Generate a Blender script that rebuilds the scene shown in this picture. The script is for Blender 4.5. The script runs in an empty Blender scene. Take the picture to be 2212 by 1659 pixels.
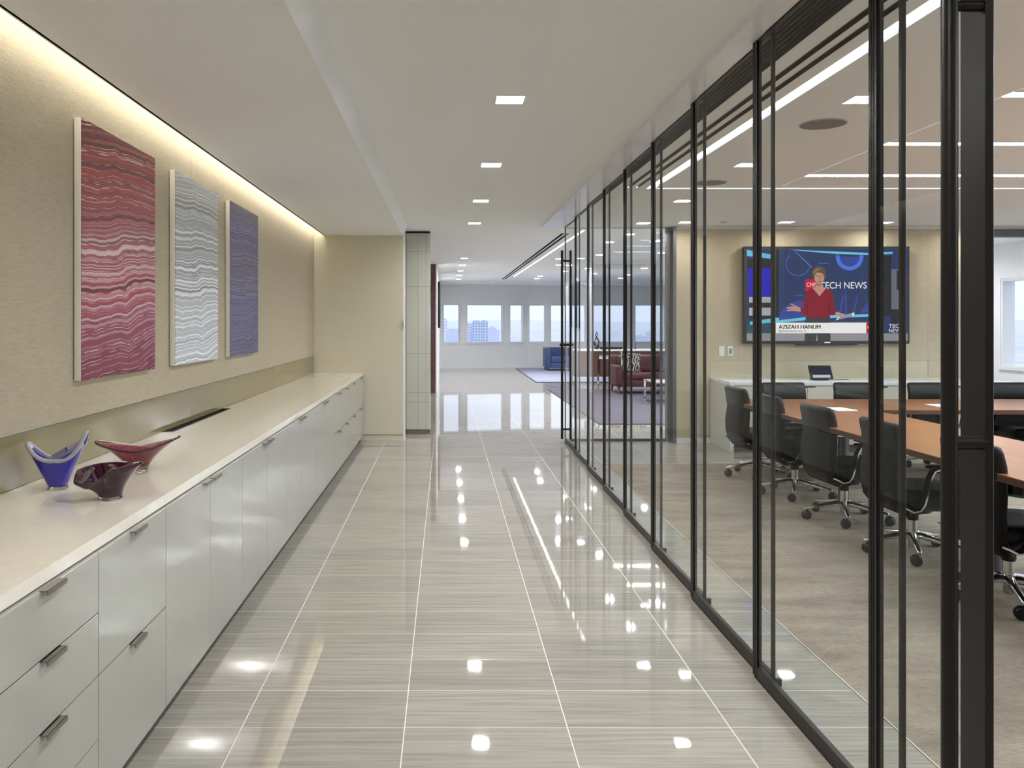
import bpy, bmesh, math, random
from mathutils import Vector
random.seed(7)
PI = math.pi
sc = bpy.context.scene
C = sc.collection
# ------------------------------------------------------------------ camera
EYE = 1.52
F = 1763.0                       # focal length in pixels of the 2212 px wide frame
VX, VY = 964.0, 694.5            # where the corridor lines meet
cam_d = bpy.data.cameras.new('camera'); cam = bpy.data.objects.new('camera', cam_d); C.objects.link(cam)
cam.location = (0, 0, EYE); cam.rotation_euler = (PI/2, 0, 0)
cam_d.sensor_width = 36.0; cam_d.lens = F/2212*36
cam_d.shift_x = (1106-VX)/2212; cam_d.shift_y = -(829.5-VY)/2212
cam_d.clip_start = 0.05; cam_d.clip_end = 30000
sc.camera = cam
# ------------------------------------------------------------------ world: bright hazy overcast sky
w = bpy.data.worlds.new('sky'); sc.world = w; w.use_nodes = True
nt = w.node_tree; nt.nodes.clear()
o_ = nt.nodes.new('ShaderNodeOutputWorld'); bg = nt.nodes.new('ShaderNodeBackground')
tc = nt.nodes.new('ShaderNodeTexCoord'); sp = nt.nodes.new('ShaderNodeSeparateXYZ'); rp = nt.nodes.new('ShaderNodeValToRGB')
rp.color_ramp.elements[0].position = 0.0; rp.color_ramp.elements[0].color = (0.70, 0.79, 0.99, 1)
rp.color_ramp.elements[1].position = 0.25; rp.color_ramp.elements[1].color = (0.85, 0.90, 1.0, 1)
nt.links.new(tc.outputs['Generated'], sp.inputs[0]); nt.links.new(sp.outputs['Z'], rp.inputs[0])
nt.links.new(rp.outputs[0], bg.inputs[0]); bg.inputs[1].default_value = 0.95
nt.links.new(bg.outputs[0], o_.inputs[0])
# lamp strengths (radiance of the lenses)
L_CORR, L_LOUNGE, L_ROOM, L_LINE, L_COVE, L_LED, L_LLINE = 330, 430, 80, 36, 9.5, 4, 42
sc.view_settings.view_transform = 'Standard'; sc.view_settings.look = 'None'
sc.view_settings.exposure = 0.5; sc.view_settings.gamma = 1.0; sc.view_settings.use_curve_mapping = False
cy = sc.cycles
cy.use_adaptive_sampling = True; cy.adaptive_threshold = 0.04; cy.adaptive_min_samples = 16
cy.max_bounces = 7; cy.diffuse_bounces = 4; cy.glossy_bounces = 3; cy.transmission_bounces = 8
cy.transparent_max_bounces = 40; cy.caustics_reflective = False; cy.caustics_refractive = False
cy.sample_clamp_indirect = 0.0; cy.blur_glossy = 0.3; cy.use_denoising = True
# ------------------------------------------------------------------ helpers
def lin(r, g, b):
    f = lambda c: (c/255/12.92) if c/255 <= 0.04045 else ((c/255+0.055)/1.055)**2.4
    return (f(r), f(g), f(b), 1)
def at(px, py, D): return Vector(((px-VX)/F*D, D, EYE+(VY-py)/F*D))
WL = {}
def thing(name, label, cat, loc=(0, 0, 0), rz=0, group=None):
    o = bpy.data.objects.new(name, None); C.objects.link(o)
    o.empty_display_size = 0.1
    o.location = loc; o.rotation_euler = (0, 0, rz); WL[o.name] = Vector(loc)
    tag(o, label, cat, group); return o
def tag(o, label=None, cat=None, group=None, kind=None):
    if label: o['label'] = label
    if cat: o['category'] = cat
    if group: o['group'] = group
    if kind: o['kind'] = kind
    return o
def copy_tree(o, parent=None):
    c = o.copy(); C.objects.link(c); c.parent = parent
    for ch in list(o.children): copy_tree(ch, c)
    return c
class MB:
    def __init__(s): s.v = []; s.f = []; s.m = []
    def add(s, vs, fs, mi=0):
        b = len(s.v); s.v += [tuple(v) for v in vs]; s.f += [tuple(i+b for i in f) for f in fs]; s.m += [mi]*len(fs); return s
    def box(s, x0, x1, y0, y1, z0, z1, mi=0):
        x0, x1 = min(x0, x1), max(x0, x1); y0, y1 = min(y0, y1), max(y0, y1); z0, z1 = min(z0, z1), max(z0, z1)
        return s.add([(x0,y0,z0),(x1,y0,z0),(x1,y1,z0),(x0,y1,z0),(x0,y0,z1),(x1,y0,z1),(x1,y1,z1),(x0,y1,z1)],
                     [(0,3,2,1),(4,5,6,7),(0,1,5,4),(1,2,6,5),(2,3,7,6),(3,0,4,7)], mi)
    def poly(s, pts, mi=0): return s.add(pts, [tuple(range(len(pts)))], mi)
    def loft(s, rings, cap=True, closed=True, mi=0):
        n = len(rings[0]); vs = [p for r in rings for p in r]; fs = []
        for i in range(len(rings)-1):
            for j in range(n if closed else n-1):
                k = (j+1) % n
                fs.append((i*n+j, i*n+k, (i+1)*n+k, (i+1)*n+j))
        if cap:
            fs.append(tuple(reversed(range(n)))); fs.append(tuple((len(rings)-1)*n+j for j in range(n)))
        return s.add(vs, fs, mi)
    def tube(s, pts, r, n=12, cap=True, mi=0):
        pts = [Vector(p) for p in pts]; rr = r if isinstance(r, (list, tuple)) else [r]*len(pts); rings = []
        for i, p in enumerate(pts):
            a = pts[max(i-1, 0)]; b = pts[min(i+1, len(pts)-1)]; t = (b-a).normalized()
            u = t.cross(Vector((0, 0, 1)) if abs(t.z) < 0.95 else Vector((1, 0, 0))).normalized(); q = t.cross(u)
            rings.append([p+(u*math.cos(2*PI*k/n)+q*math.sin(2*PI*k/n))*rr[i] for k in range(n)])
        return s.loft(rings, cap, True, mi)
    def lathe(s, prof, n=24, c=(0, 0), mi=0):
        rings = [[(c[0]+r*math.cos(2*PI*k/n), c[1]+r*math.sin(2*PI*k/n), z) for k in range(n)] for r, z in prof]
        return s.loft(rings, True, True, mi)
    def build(s, name, mats, parent=None, bevel=0, seg=2, smooth=True, angle=35, sub=0):
        me = bpy.data.meshes.new(name); off = WL.get(parent.name, Vector()) if parent else Vector()
        me.from_pydata([(v[0]-off.x, v[1]-off.y, v[2]-off.z) for v in s.v], [], s.f)
        if not isinstance(mats, (list, tuple)): mats = [mats]
        for m in mats: me.materials.append(m)
        for p, i in zip(me.polygons, s.m): p.material_index = i
        bm = bmesh.new(); bm.from_mesh(me)
        bmesh.ops.recalc_face_normals(bm, faces=bm.faces)
        if bevel:
            es = [e for e in bm.edges if len(e.link_faces) == 2 and e.calc_face_angle(0) > 0.5]
            bmesh.ops.bevel(bm, geom=es, offset=bevel, segments=seg, profile=0.5, affect='EDGES')
        bm.to_mesh(me); bm.free()
        if smooth:
            for p in me.polygons: p.use_smooth = True
            me.set_sharp_from_angle(angle=math.radians(angle))
        o = bpy.data.objects.new(name, me); C.objects.link(o)
        if sub:
            md = o.modifiers.new('subdivision', 'SUBSURF'); md.levels = sub; md.render_levels = sub
        if parent: o.parent = parent; WL[o.name] = off
        return o
def struct(o): o['kind'] = 'structure'; return o
# ------------------------------------------------------------------ materials
MATS = {}
def newmat(name):
    m = bpy.data.materials.new(name); m.use_nodes = True; t = m.node_tree; t.nodes.clear()
    out = t.nodes.new('ShaderNodeOutputMaterial'); MATS[name] = m; return m, t, out
def N(t, typ, **kw):
    n = t.nodes.new(typ)
    for k, v in kw.items():
        if k == 'op': n.operation = v
        elif k == 'ins':
            for i, x in v.items(): n.inputs[i].default_value = x
        else: setattr(n, k, v)
    return n
def mth(t, op, a, b=None, c=None):
    n = t.nodes.new('ShaderNodeMath'); n.operation = op
    for i, x in enumerate((a, b, c)):
        if x is None: continue
        if isinstance(x, (int, float)): n.inputs[i].default_value = x
        else: t.links.new(x, n.inputs[i])
    return n.outputs[0]
def ramp(t, fac, els, interp='LINEAR'):
    n = t.nodes.new('ShaderNodeValToRGB'); r = n.color_ramp; r.interpolation = interp
    while len(r.elements) < len(els): r.elements.new(0.5)
    for e, (p, c) in zip(r.elements, els): e.position = p; e.color = c if len(c) == 4 else (*c, 1)
    t.links.new(fac, n.inputs[0]); return n.outputs[0]
def mixc(t, fac, a, b):
    n = t.nodes.new('ShaderNodeMix'); n.data_type = 'RGBA'
    for i, x in ((0, fac), (6, a), (7, b)):
        if isinstance(x, (int, float, tuple)): n.inputs[i].default_value = x
        else: t.links.new(x, n.inputs[i])
    return n.outputs[2]
def prin(name, col, rough=0.5, metal=0.0, spec=0.5, coat=0.0, coat_r=0.05, noise=None, bump=None, trans=0, ior=1.45, emis=None, sheen=0):
    """noise=(scale xyz, amount) mottles the colour; bump=(scale xyz, strength)"""
    m, t, out = newmat(name); p = N(t, 'ShaderNodeBsdfPrincipled'); t.links.new(p.outputs[0], out.inputs[0])
    p.inputs['Base Color'].default_value = col; p.inputs['Roughness'].default_value = rough; p.inputs['Metallic'].default_value = metal
    p.inputs['Specular IOR Level'].default_value = spec; p.inputs['Coat Weight'].default_value = coat; p.inputs['Coat Roughness'].default_value = coat_r
    p.inputs['Transmission Weight'].default_value = trans; p.inputs['IOR'].default_value = ior; p.inputs['Sheen Weight'].default_value = sheen
    if emis: p.inputs['Emission Color'].default_value = emis[0]; p.inputs['Emission Strength'].default_value = emis[1]
    co = N(t, 'ShaderNodeTexCoord').outputs['Object']
    def nz(sc_, detail=4):
        mp = N(t, 'ShaderNodeMapping'); t.links.new(co, mp.inputs[0]); mp.inputs['Scale'].default_value = sc_
        n = N(t, 'ShaderNodeTexNoise', ins={'Scale': 1.0, 'Detail': detail, 'Roughness': 0.6}); t.links.new(mp.outputs[0], n.inputs['Vector']); return n.outputs[0]
    if noise:
        a = noise[1]; dk = tuple(c*(1-a) for c in col[:3])+(1,); lt = tuple(min(1, c*(1+a)) for c in col[:3])+(1,)
        t.links.new(ramp(t, nz(noise[0]), [(0.3, dk), (0.7, lt)]), p.inputs['Base Color'])
    if bump:
        b = N(t, 'ShaderNodeBump', ins={'Strength': bump[1], 'Distance': 0.01}); t.links.new(nz(bump[0], 3), b.inputs['Height']); t.links.new(b.outputs[0], p.inputs['Normal'])
    return m
def emit(name, col, s):
    m, t, out = newmat(name); e = N(t, 'ShaderNodeEmission', ins={0: col, 1: s}); t.links.new(e.outputs[0], out.inputs[0]); return m
def thin_glass(name, tint, boost=1.0):
    m, t, out = newmat(name)
    tr = N(t, 'ShaderNodeBsdfTransparent', ins={0: tint}); gl = N(t, 'ShaderNodeBsdfGlossy', ins={0: (1, 1, 1, 1), 1: 0.0})
    fr = N(t, 'ShaderNodeFresnel', ins={0: 1.45}); mx = N(t, 'ShaderNodeMixShader')
    geo = N(t, 'ShaderNodeNewGeometry')
    f = mth(t, 'MULTIPLY', fr.outputs[0], boost)
    f = mth(t, 'MULTIPLY', f, mth(t, 'SUBTRACT', 1.0, geo.outputs['Backfacing']))
    t.links.new(f, mx.inputs[0]); t.links.new(tr.outputs[0], mx.inputs[1]); t.links.new(gl.outputs[0], mx.inputs[2])
    t.links.new(mx.outputs[0], out.inputs[0]); return m
ceil_m = prin('ceiling paint', (0.86, 0.87, 0.87, 1), 0.75)
white_m = prin('white paint', (0.80, 0.80, 0.80, 1), 0.6)
cream_m = prin('cream paint', lin(214, 208, 188), 0.6)
fabric_m = prin('linen wall covering', lin(176, 165, 144), 0.85, noise=((60, 14, 160), 0.10), bump=((120, 60, 420), 0.35))
fabric2_m = prin('grasscloth wall covering', lin(200, 187, 162), 0.85, noise=((9, 60, 150), 0.12), bump=((30, 60, 400), 0.3))
splash_m = prin('olive back painted glass', lin(132, 122, 88), 0.08, spec=0.5, coat=0.1, coat_r=0.02)
cab_m = prin('grey white lacquer', lin(162, 160, 154), 0.25, coat=0.45, coat_r=0.12)
credenza_m = prin('cream cabinet face', lin(216, 208, 190), 0.4)
counter_m = prin('white quartz', lin(236, 230, 218), 0.12, noise=((40, 40, 40), 0.03), coat=0.3)
dark_m = prin('dark gap', (0.02, 0.02, 0.02, 1), 0.6)
toe_m = prin('grey plinth', lin(110, 106, 100), 0.5)
nickel_m = prin('brushed nickel', lin(150, 145, 138), 0.3, metal=1.0)
bronze_m = prin('dark bronze metal', lin(30, 27, 27), 0.38, metal=0.25, spec=0.5)
bronze2_m = prin('bronze rib', lin(96, 90, 84), 0.3, metal=0.7)
header_m = prin('bronze track', lin(70, 66, 62), 0.45, metal=0.4)
jamb_m = prin('grey metal jamb', lin(110, 108, 112), 0.4, metal=0.5)
gloss_white_m = prin('glossy white metal strip', lin(232, 233, 236), 0.3, coat=0.4, coat_r=0.12)
alu_m = prin('polished aluminium', lin(205, 205, 205), 0.12, metal=1.0)
chrome_m = prin('chrome', lin(225, 225, 228), 0.06, metal=1.0)
leather_m = prin('black leather', lin(13, 12, 13), 0.42, spec=0.4, bump=((9, 55, 5), 0.25))
leather_b_m = prin('black back leather', lin(12, 11, 13), 0.55, spec=0.3, bump=((90, 90, 90), 0.1))
plastic_m = prin('black plastic', lin(14, 14, 16), 0.4)
glass_m = thin_glass('clear partition glass', (0.96, 0.972, 0.968, 1), 0.5)
pane_m = thin_glass('window glass', (0.99, 0.995, 1.0, 1), 0.5)
lens_m = emit('corridor lamp lens', (1.0, 0.985, 0.96, 1), L_CORR)
lensl_m = emit('lounge lamp lens', (0.93, 0.96, 1.0, 1), L_LOUNGE)
lensr_m = emit('room lamp lens', (1.0, 0.96, 0.90, 1), L_ROOM)
line_m = emit('linear lamp', (0.80, 0.92, 1.0, 1), L_LINE)
lline_m = emit('lounge linear lamp', (0.90, 0.95, 1.0, 1), L_LLINE)
led_m = emit('led strip', (1.0, 0.97, 0.93, 1), L_LED)
cove_m = emit('cove led', (1.0, 0.94, 0.80, 1), L_COVE)
trim_m = prin('lamp trim', lin(200, 200, 198), 0.5)
tableedge_m = prin('dark table edge', lin(72, 44, 30), 0.4)
# cherry table wood
def wood(name, c1, c2, rough, axis_scale, coat=0.3):
    m, t, out = newmat(name); p = N(t, 'ShaderNodeBsdfPrincipled', ins={'Roughness': rough, 'Coat Weight': coat, 'Coat Roughness': 0.15}); t.links.new(p.outputs[0], out.inputs[0])
    co = N(t, 'ShaderNodeTexCoord'); mp = N(t, 'ShaderNodeMapping'); t.links.new(co.outputs['Object'], mp.inputs[0]); mp.inputs['Scale'].default_value = axis_scale
    n = N(t, 'ShaderNodeTexNoise', ins={'Scale': 1.0, 'Detail': 6.0, 'Roughness': 0.65, 'Distortion': 0.4}); t.links.new(mp.outputs[0], n.inputs['Vector'])
    t.links.new(ramp(t, n.outputs[0], [(0.3, c1), (0.7, c2)]), p.inputs['Base Color']); return m
cherry_m = wood('cherry wood', lin(136, 80, 28), lin(164, 100, 38), 0.3, (18, 1.2, 18), 0.15)
walnut_m = wood('walnut wood', lin(92, 58, 42), lin(116, 76, 56), 0.4, (2, 20, 30), 0.1)
redwood_m = wood('red brown panel wood', lin(84, 56, 55), lin(98, 66, 64), 0.4, (2, 2, 14), 0.1)
# ---- porcelain floor tile with linear veins across the corridor
def tile_mat(name, far):
    m, t, out = newmat(name); p = N(t, 'ShaderNodeBsdfPrincipled', ins={'Roughness': 0.028, 'Specular IOR Level': 0.5}); t.links.new(p.outputs[0], out.inputs[0])
    co = N(t, 'ShaderNodeTexCoord').outputs['Object']
    if far:
        s = N(t, 'ShaderNodeSeparateXYZ'); t.links.new(co, s.inputs[0])
        u = mth(t, 'DIVIDE', mth(t, 'ADD', s.outputs[0], 0.156+6.096), 0.6096); v = mth(t, 'DIVIDE', mth(t, 'SUBTRACT', s.outputs[1], 3.057-9.15), 0.305)
        fu, fv = mth(t, 'FRACT', u), mth(t, 'FRACT', v)
        cid = N(t, 'ShaderNodeCombineXYZ'); t.links.new(mth(t, 'FLOOR', u), cid.inputs[0]); t.links.new(mth(t, 'FLOOR', v), cid.inputs[1])
        wn = N(t, 'ShaderNodeTexWhiteNoise'); t.links.new(cid.outputs[0], wn.inputs['Vector']); rnd = wn.outputs['Value']
        du = mth(t, 'MINIMUM', fu, mth(t, 'SUBTRACT', 1, fu)); dv = mth(t, 'MINIMUM', fv, mth(t, 'SUBTRACT', 1, fv))
        grout = mth(t, 'MAXIMUM', mth(t, 'LESS_THAN', du, 0.0035), mth(t, 'LESS_THAN', dv, 0.004))
    else:
        rnd = N(t, 'ShaderNodeObjectInfo').outputs['Random']
    off = N(t, 'ShaderNodeCombineXYZ'); t.links.new(mth(t, 'MULTIPLY', rnd, 37.0), off.inputs[0]); t.links.new(mth(t, 'MULTIPLY', rnd, 71.0), off.inputs[1])
    ad = N(t, 'ShaderNodeVectorMath', op='ADD'); t.links.new(co, ad.inputs[0]); t.links.new(off.outputs[0], ad.inputs[1])
    def nz(scale, detail, dist=0.0):
        mp = N(t, 'ShaderNodeMapping'); t.links.new(ad.outputs[0], mp.inputs[0]); mp.inputs['Scale'].default_value = scale
        n = N(t, 'ShaderNodeTexNoise', ins={'Scale': 1.0, 'Detail': detail, 'Roughness': 0.62, 'Distortion': dist}); t.links.new(mp.outputs[0], n.inputs['Vector']); return n.outputs[0]
    a = ramp(t, nz((1.6, 55, 1), 6, 0.3), [(0.30, lin(143, 138, 130)), (0.55, lin(166, 161, 152)), (0.75, lin(177, 172, 163))])
    b = ramp(t, nz((3.0, 120, 1), 3, 0.2), [(0.34, (0.55, 0.54, 0.53, 1)), (0.5, (1, 1, 1, 1))])
    mu = N(t, 'ShaderNodeMix'); mu.data_type = 'RGBA'; mu.blend_type = 'MULTIPLY'; mu.inputs[0].default_value = 0.3
    t.links.new(a, mu.inputs[6]); t.links.new(b, mu.inputs[7]); col = mu.outputs[2]
    v2 = ramp(t, rnd, [(0.0, (0.90, 0.90, 0.91, 1)), (1.0, (1.04, 1.03, 1.02, 1))])
    m2 = N(t, 'ShaderNodeMix'); m2.data_type = 'RGBA'; m2.blend_type = 'MULTIPLY'; m2.inputs[0].default_value = 1.0
    t.links.new(col, m2.inputs[6]); t.links.new(v2, m2.inputs[7]); col = m2.outputs[2]
    if far: col = mixc(t, grout, col, lin(222, 217, 207))
    t.links.new(col, p.inputs['Base Color'])
    bp = N(t, 'ShaderNodeBump', ins={'Strength': 0.03, 'Distance': 0.004}); mp = N(t, 'ShaderNodeMapping'); t.links.new(co, mp.inputs[0]); mp.inputs['Scale'].default_value = (9, 5, 9)
    n = N(t, 'ShaderNodeTexNoise', ins={'Scale': 1.0, 'Detail': 2.0}); t.links.new(mp.outputs[0], n.inputs['Vector']); t.links.new(n.outputs[0], bp.inputs['Height']); t.links.new(bp.outputs[0], p.inputs['Normal'])
    return m
tile_m = tile_mat('veined porcelain tile', False); tilefar_m = tile_mat('veined porcelain floor', True)
grout_m = prin('grout', lin(222, 217, 207), 0.7)
# ---- carpet
def carpet_mat(name, c1, c2, c3):
    m, t, out = newmat(name); p = N(t, 'ShaderNodeBsdfPrincipled', ins={'Roughness': 0.95, 'Specular IOR Level': 0.1}); t.links.new(p.outputs[0], out.inputs[0])
    co = N(t, 'ShaderNodeTexCoord').outputs['Object']
    def nz(scale, d):
        mp = N(t, 'ShaderNodeMapping'); t.links.new(co, mp.inputs[0]); mp.inputs['Scale'].default_value = scale
        n = N(t, 'ShaderNodeTexNoise', ins={'Scale': 1.0, 'Detail': d, 'Roughness': 0.7}); t.links.new(mp.outputs[0], n.inputs['Vector']); return n.outputs[0]
    a = ramp(t, nz((1.6, 4.5, 1), 6), [(0.25, c1), (0.5, c2), (0.78, c3)])
    b = ramp(t, nz((28, 160, 1), 2), [(0.35, (0.62, 0.62, 0.62, 1)), (0.6, (1.05, 1.05, 1.05, 1))])
    mu = N(t, 'ShaderNodeMix'); mu.data_type = 'RGBA'; mu.blend_type = 'MULTIPLY'; mu.inputs[0].default_value = 0.6
    t.links.new(a, mu.inputs[6]); t.links.new(b, mu.inputs[7]); t.links.new(mu.outputs[2], p.inputs['Base Color'])
    bp = N(t, 'ShaderNodeBump', ins={'Strength': 0.5, 'Distance': 0.004}); t.links.new(nz((60, 240, 1), 2), bp.inputs['Height']); t.links.new(bp.outputs[0], p.inputs['Normal'])
    return m
carpet_m = carpet_mat('taupe loop carpet', lin(126, 114, 101), lin(152, 140, 126), lin(174, 163, 148))
rug_m = carpet_mat('mauve grey rug', lin(92, 84, 96), lin(104, 97, 108), lin(114, 108, 118))
rugb_m = carpet_mat('pale lavender rug', lin(150, 152, 172), lin(160, 162, 180), lin(168, 170, 188))
# ------------------------------------------------------------------ floor
TX = [-1.3752+0.6096*i for i in range(6)]                 # grout lines along the corridor
TY0, TROW = 3.057, 0.305
Y_NEAR0, Y_NEAR1 = TY0-5*TROW, TY0+20*TROW                # tiles laid one by one between these
YB = -4.0                                                  # back of the building behind the camera
f = MB()
f.poly([(-1.75, YB, 0), (1.673, YB, 0), (1.673, Y_NEAR0, 0), (-1.75, Y_NEAR0, 0)], 1)
f.poly([(-1.75, Y_NEAR0, -0.0007), (1.673, Y_NEAR0, -0.0007), (1.673, Y_NEAR1, -0.0007), (-1.75, Y_NEAR1, -0.0007)], 0)
f.poly([(-2.2, Y_NEAR1, 0), (1.673, Y_NEAR1, 0), (1.673, 27.6, 0), (-2.2, 27.6, 0)], 1)
f.poly([(1.673, 8.73, 0), (8.9, 8.73, 0), (8.9, 27.6, 0), (1.673, 27.6, 0)], 1)
floor = struct(f.build('floor', [grout_m, tilefar_m], smooth=False))
G = 0.0021
tm = MB().box(G, 0.6096-G, G, TROW-G, -0.012, 0)
tile0 = tm.build('tile', tile_m, floor, bevel=0.0004, seg=1)
first = True
for i in range(5):
    for j in range(25):
        t_ = tile0 if first else tile0.copy()
        if not first: C.objects.link(t_)
        first = False
        t_.location = (TX[i], Y_NEAR0+j*TROW, 0)
cp = MB(); cp.poly([(1.678, YB, 0.003), (8.7, YB, 0.003), (8.7, 8.73, 0.003), (1.678, 8.73, 0.003)])
cp.poly([(1.673, YB, -0.02), (1.673, 8.73, -0.02), (1.673, 8.73, 0.003), (1.673, YB, 0.003)])
carpet = struct(cp.build('floor_carpet', carpet_m, smooth=False))
carpet['label'] = 'taupe grey loop carpet of the meeting room'
tr = MB().box(1.6735, 1.6775, YB, 8.735, -0.01, 0.0045); tr.box(1.6735, 8.7, 8.731, 8.735, -0.01, 0.0045)
struct(tr.build('trim_1', grout_m))
# ------------------------------------------------------------------ ceilings (real openings for the lamps)
def ceiling(name, x0, x1, y0, y1, z, holes, m, up=0.25):
    xs = sorted({x0, x1, *[h[0] for h in holes], *[h[1] for h in holes]}); ys = sorted({y0, y1, *[h[2] for h in holes], *[h[3] for h in holes]})
    xs = [x for x in xs if x0 <= x <= x1]; ys = [y for y in ys if y0 <= y <= y1]
    b = MB(); idx = {}
    def vi(x, y):
        if (x, y) not in idx: idx[(x, y)] = len(b.v); b.v.append((x, y, z))
        return idx[(x, y)]
    for i in range(len(xs)-1):
        for j in range(len(ys)-1):
            cx, cyy = (xs[i]+xs[i+1])/2, (ys[j]+ys[j+1])/2
            if any(h[0] < cx < h[1] and h[2] < cyy < h[3] for h in holes): continue
            b.f.append((vi(xs[i], ys[j]), vi(xs[i], ys[j+1]), vi(xs[i+1], ys[j+1]), vi(xs[i+1], ys[j]))); b.m.append(0)
    return struct(b.build(name, m, smooth=False))
def sq(p, s): return (p[0]-s/2, p[0]+s/2, p[1]-s/2, p[1]+s/2)
ZC, ZS, ZR = 2.740, 2.616, 2.710
corr_spots = [(0.35, y) for y in (-1.13, 0.74, 2.61, 4.486, 6.354, 8.257, 10.12)]
loun_row = [(0.35, y) for y in (15.76, 17.65, 19.6, 21.6, 23.5)]
def cspot(px, py, z): D = (z-EYE)*F/(VY-py); return ((px-VX)/F*D, D)
loun_spots = [cspot(px, py, ZC) for px, py in ((1208,559),(1208,572),(1218,586),(1270,579.5),(1283,591),(1296,550.5),(1316,523),
              (1360,506),(1415,521),(1429,546.5),(1391.6,579.5),(1357,593.6),(1341,600.7),(1160,601.7),(1167,596))]
SQ = 0.15
ceil = ceiling('ceiling', -0.50, 1.205, YB, 10.42, ZC, [sq(p, SQ) for p in corr_spots], ceil_m)
lounge_lines = [(2.92, 7.2, y-0.05, y+0.05) for y in (12.25, 13.2, 14.25)]
cl = ceiling('ceiling_lounge', -2.2, 7.4, 10.42, 27.6, ZC, [sq(p, 0.13) for p in loun_row+loun_spots]+[(1.60, 1.628, 11.3, 23.7), (1.672, 1.70, 11.3, 23.7), (1.82, 1.87, 10.9, 22.3)]+lounge_lines, ceil_m)
# lower soffit over the cabinets, with its sloped edge and the cove slot by the wall
s = MB()
s.poly([(-1.548, YB, ZS), (-0.555, YB, ZS), (-0.555, 10.42, ZS), (-1.548, 10.42, ZS)])
s.poly([(-0.555, YB, ZS), (-0.50, YB, ZC), (-0.50, 10.42, ZC), (-0.555, 10.42, ZS)])
s.poly([(-0.555, 10.42, ZS), (-0.50, 10.42, ZC), (-0.555, 10.42, ZC)])
s.box(-1.552, -1.540, YB, 10.42, ZS, ZS+0.012); s.box(-1.56, -1.548, YB, 10.42, ZS, ZS+0.045)
s.poly([(-1.70, YB, 2.75), (-1.548, YB, 2.75), (-1.548, 10.42, 2.75), (-1.70, 10.42, 2.75)])
s.poly([(-1.549, YB, ZS), (-1.549, YB, 2.75), (-1.549, 10.42, 2.75), (-1.549, 10.42, ZS)])
struct(s.build('ceiling_soffit', ceil_m, smooth=False))
cv = thing('cove_light', 'warm led strip hidden in the slot above the paintings', 'light', (-1.57, 3.2, 2.66))
MB().box(-1.5485, -1.5605, YB+0.1, 10.40, 2.662, 2.667).build('rail', nickel_m, cv)
MB().poly([(-1.562, YB+0.1, 2.668), (-1.562, 10.40, 2.668), (-1.580, 10.40, 2.712), (-1.580, YB+0.1, 2.712)]).build('led_strip', cove_m, cv, smooth=False)
# square downlights
def lamp(name, label, cat, lens, s, depth=0.045, group=None, t=0.008):
    th = thing(name, label, cat, (0, 0, 0), 0, group)
    b = MB(); h = s/2
    b.poly([(-h, -h, 0), (-h, -h, depth), (h, -h, depth), (h, -h, 0)]); b.poly([(-h, h, 0), (-h, h, depth), (h, h, depth), (h, h, 0)])
    b.poly([(-h, -h, 0), (-h, -h, depth), (-h, h, depth), (-h, h, 0)]); b.poly([(h, -h, 0), (h, -h, depth), (h, h, depth), (h, h, 0)])
    g = 0.006
    for a in ((-h-g, h+g, -h-g, -h), (-h-g, h+g, h, h+g), (-h-g, -h, -h, h), (h, h+g, -h, h)): b.box(a[0], a[1], a[2], a[3], -0.003, 0)
    b.build('housing', trim_m, th, smooth=False)
    e = h*0.999; b = MB(); b.poly([(-e, -e, depth), (-e, e, depth), (e, e, depth), (e, -e, depth)]); b.build('lens', lens, th, smooth=False)
    return th
def place(proto, pts, z):
    for i, p in enumerate(pts):
        o = proto if i == 0 else copy_tree(proto)
        o.location = (p[0], p[1], z)
place(lamp('downlight', 'small square recessed downlight in the single row along the corridor ceiling', 'light', lens_m, SQ, 0.035, 'corridor downlights'), corr_spots, ZC)
place(lamp('downlight', 'square downlight in the far lounge ceiling, in line with the corridor row', 'light', lensl_m, 0.13, 0.02, 'lounge row downlights'), loun_row, ZC)
place(lamp('downlight', 'bright spot downlight scattered in the lounge ceiling beyond the glass', 'light', lensl_m, 0.13, 0.02, 'lounge spot downlights'), loun_spots, ZC)
for i, y in enumerate((12.25, 13.2, 14.25)):
    t = thing('linear_light', 'long thin strip light across the lounge ceiling', 'light', (5.06, y, ZC), 0, 'lounge strip lights')
    MB().box(2.92, 7.2, y-0.05, y+0.05, ZC+0.012, ZC+0.05).build('housing', trim_m, t)
    MB().poly([(2.925, y-0.045, ZC+0.01), (2.925, y+0.045, ZC+0.01), (7.19, y+0.045, ZC+0.01), (7.19, y-0.045, ZC+0.01)]).build('diffuser', lline_m, t, smooth=False)
t = thing('air_diffuser', 'pair of long black slots in the lounge ceiling', 'vent', (1.65, 17.5, ZC))
for a in ((1.60, 1.628), (1.672, 1.70)):
    MB().box(a[0], a[1], 11.3, 23.7, ZC+0.02, ZC+0.03).build('slot', dark_m, t)
    MB().box(a[0]-0.006, a[0], 11.3, 23.7, ZC-0.003, ZC+0.03).box(a[1], a[1]+0.006, 11.3, 23.7, ZC-0.003, ZC+0.03).build('slot_frame', plastic_m, t)
t = thing('cove_light', 'long white light line in the lounge ceiling beside the black slots', 'light', (1.845, 16.6, ZC))
MB().box(1.82, 1.87, 10.9, 22.3, ZC+0.015, ZC+0.05).build('housing', trim_m, t)
MB().poly([(1.822, 10.9, ZC+0.012), (1.822, 22.3, ZC+0.012), (1.868, 22.3, ZC+0.012), (1.868, 10.9, ZC+0.012)]).build('diffuser', led_m, t, smooth=False)
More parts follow.
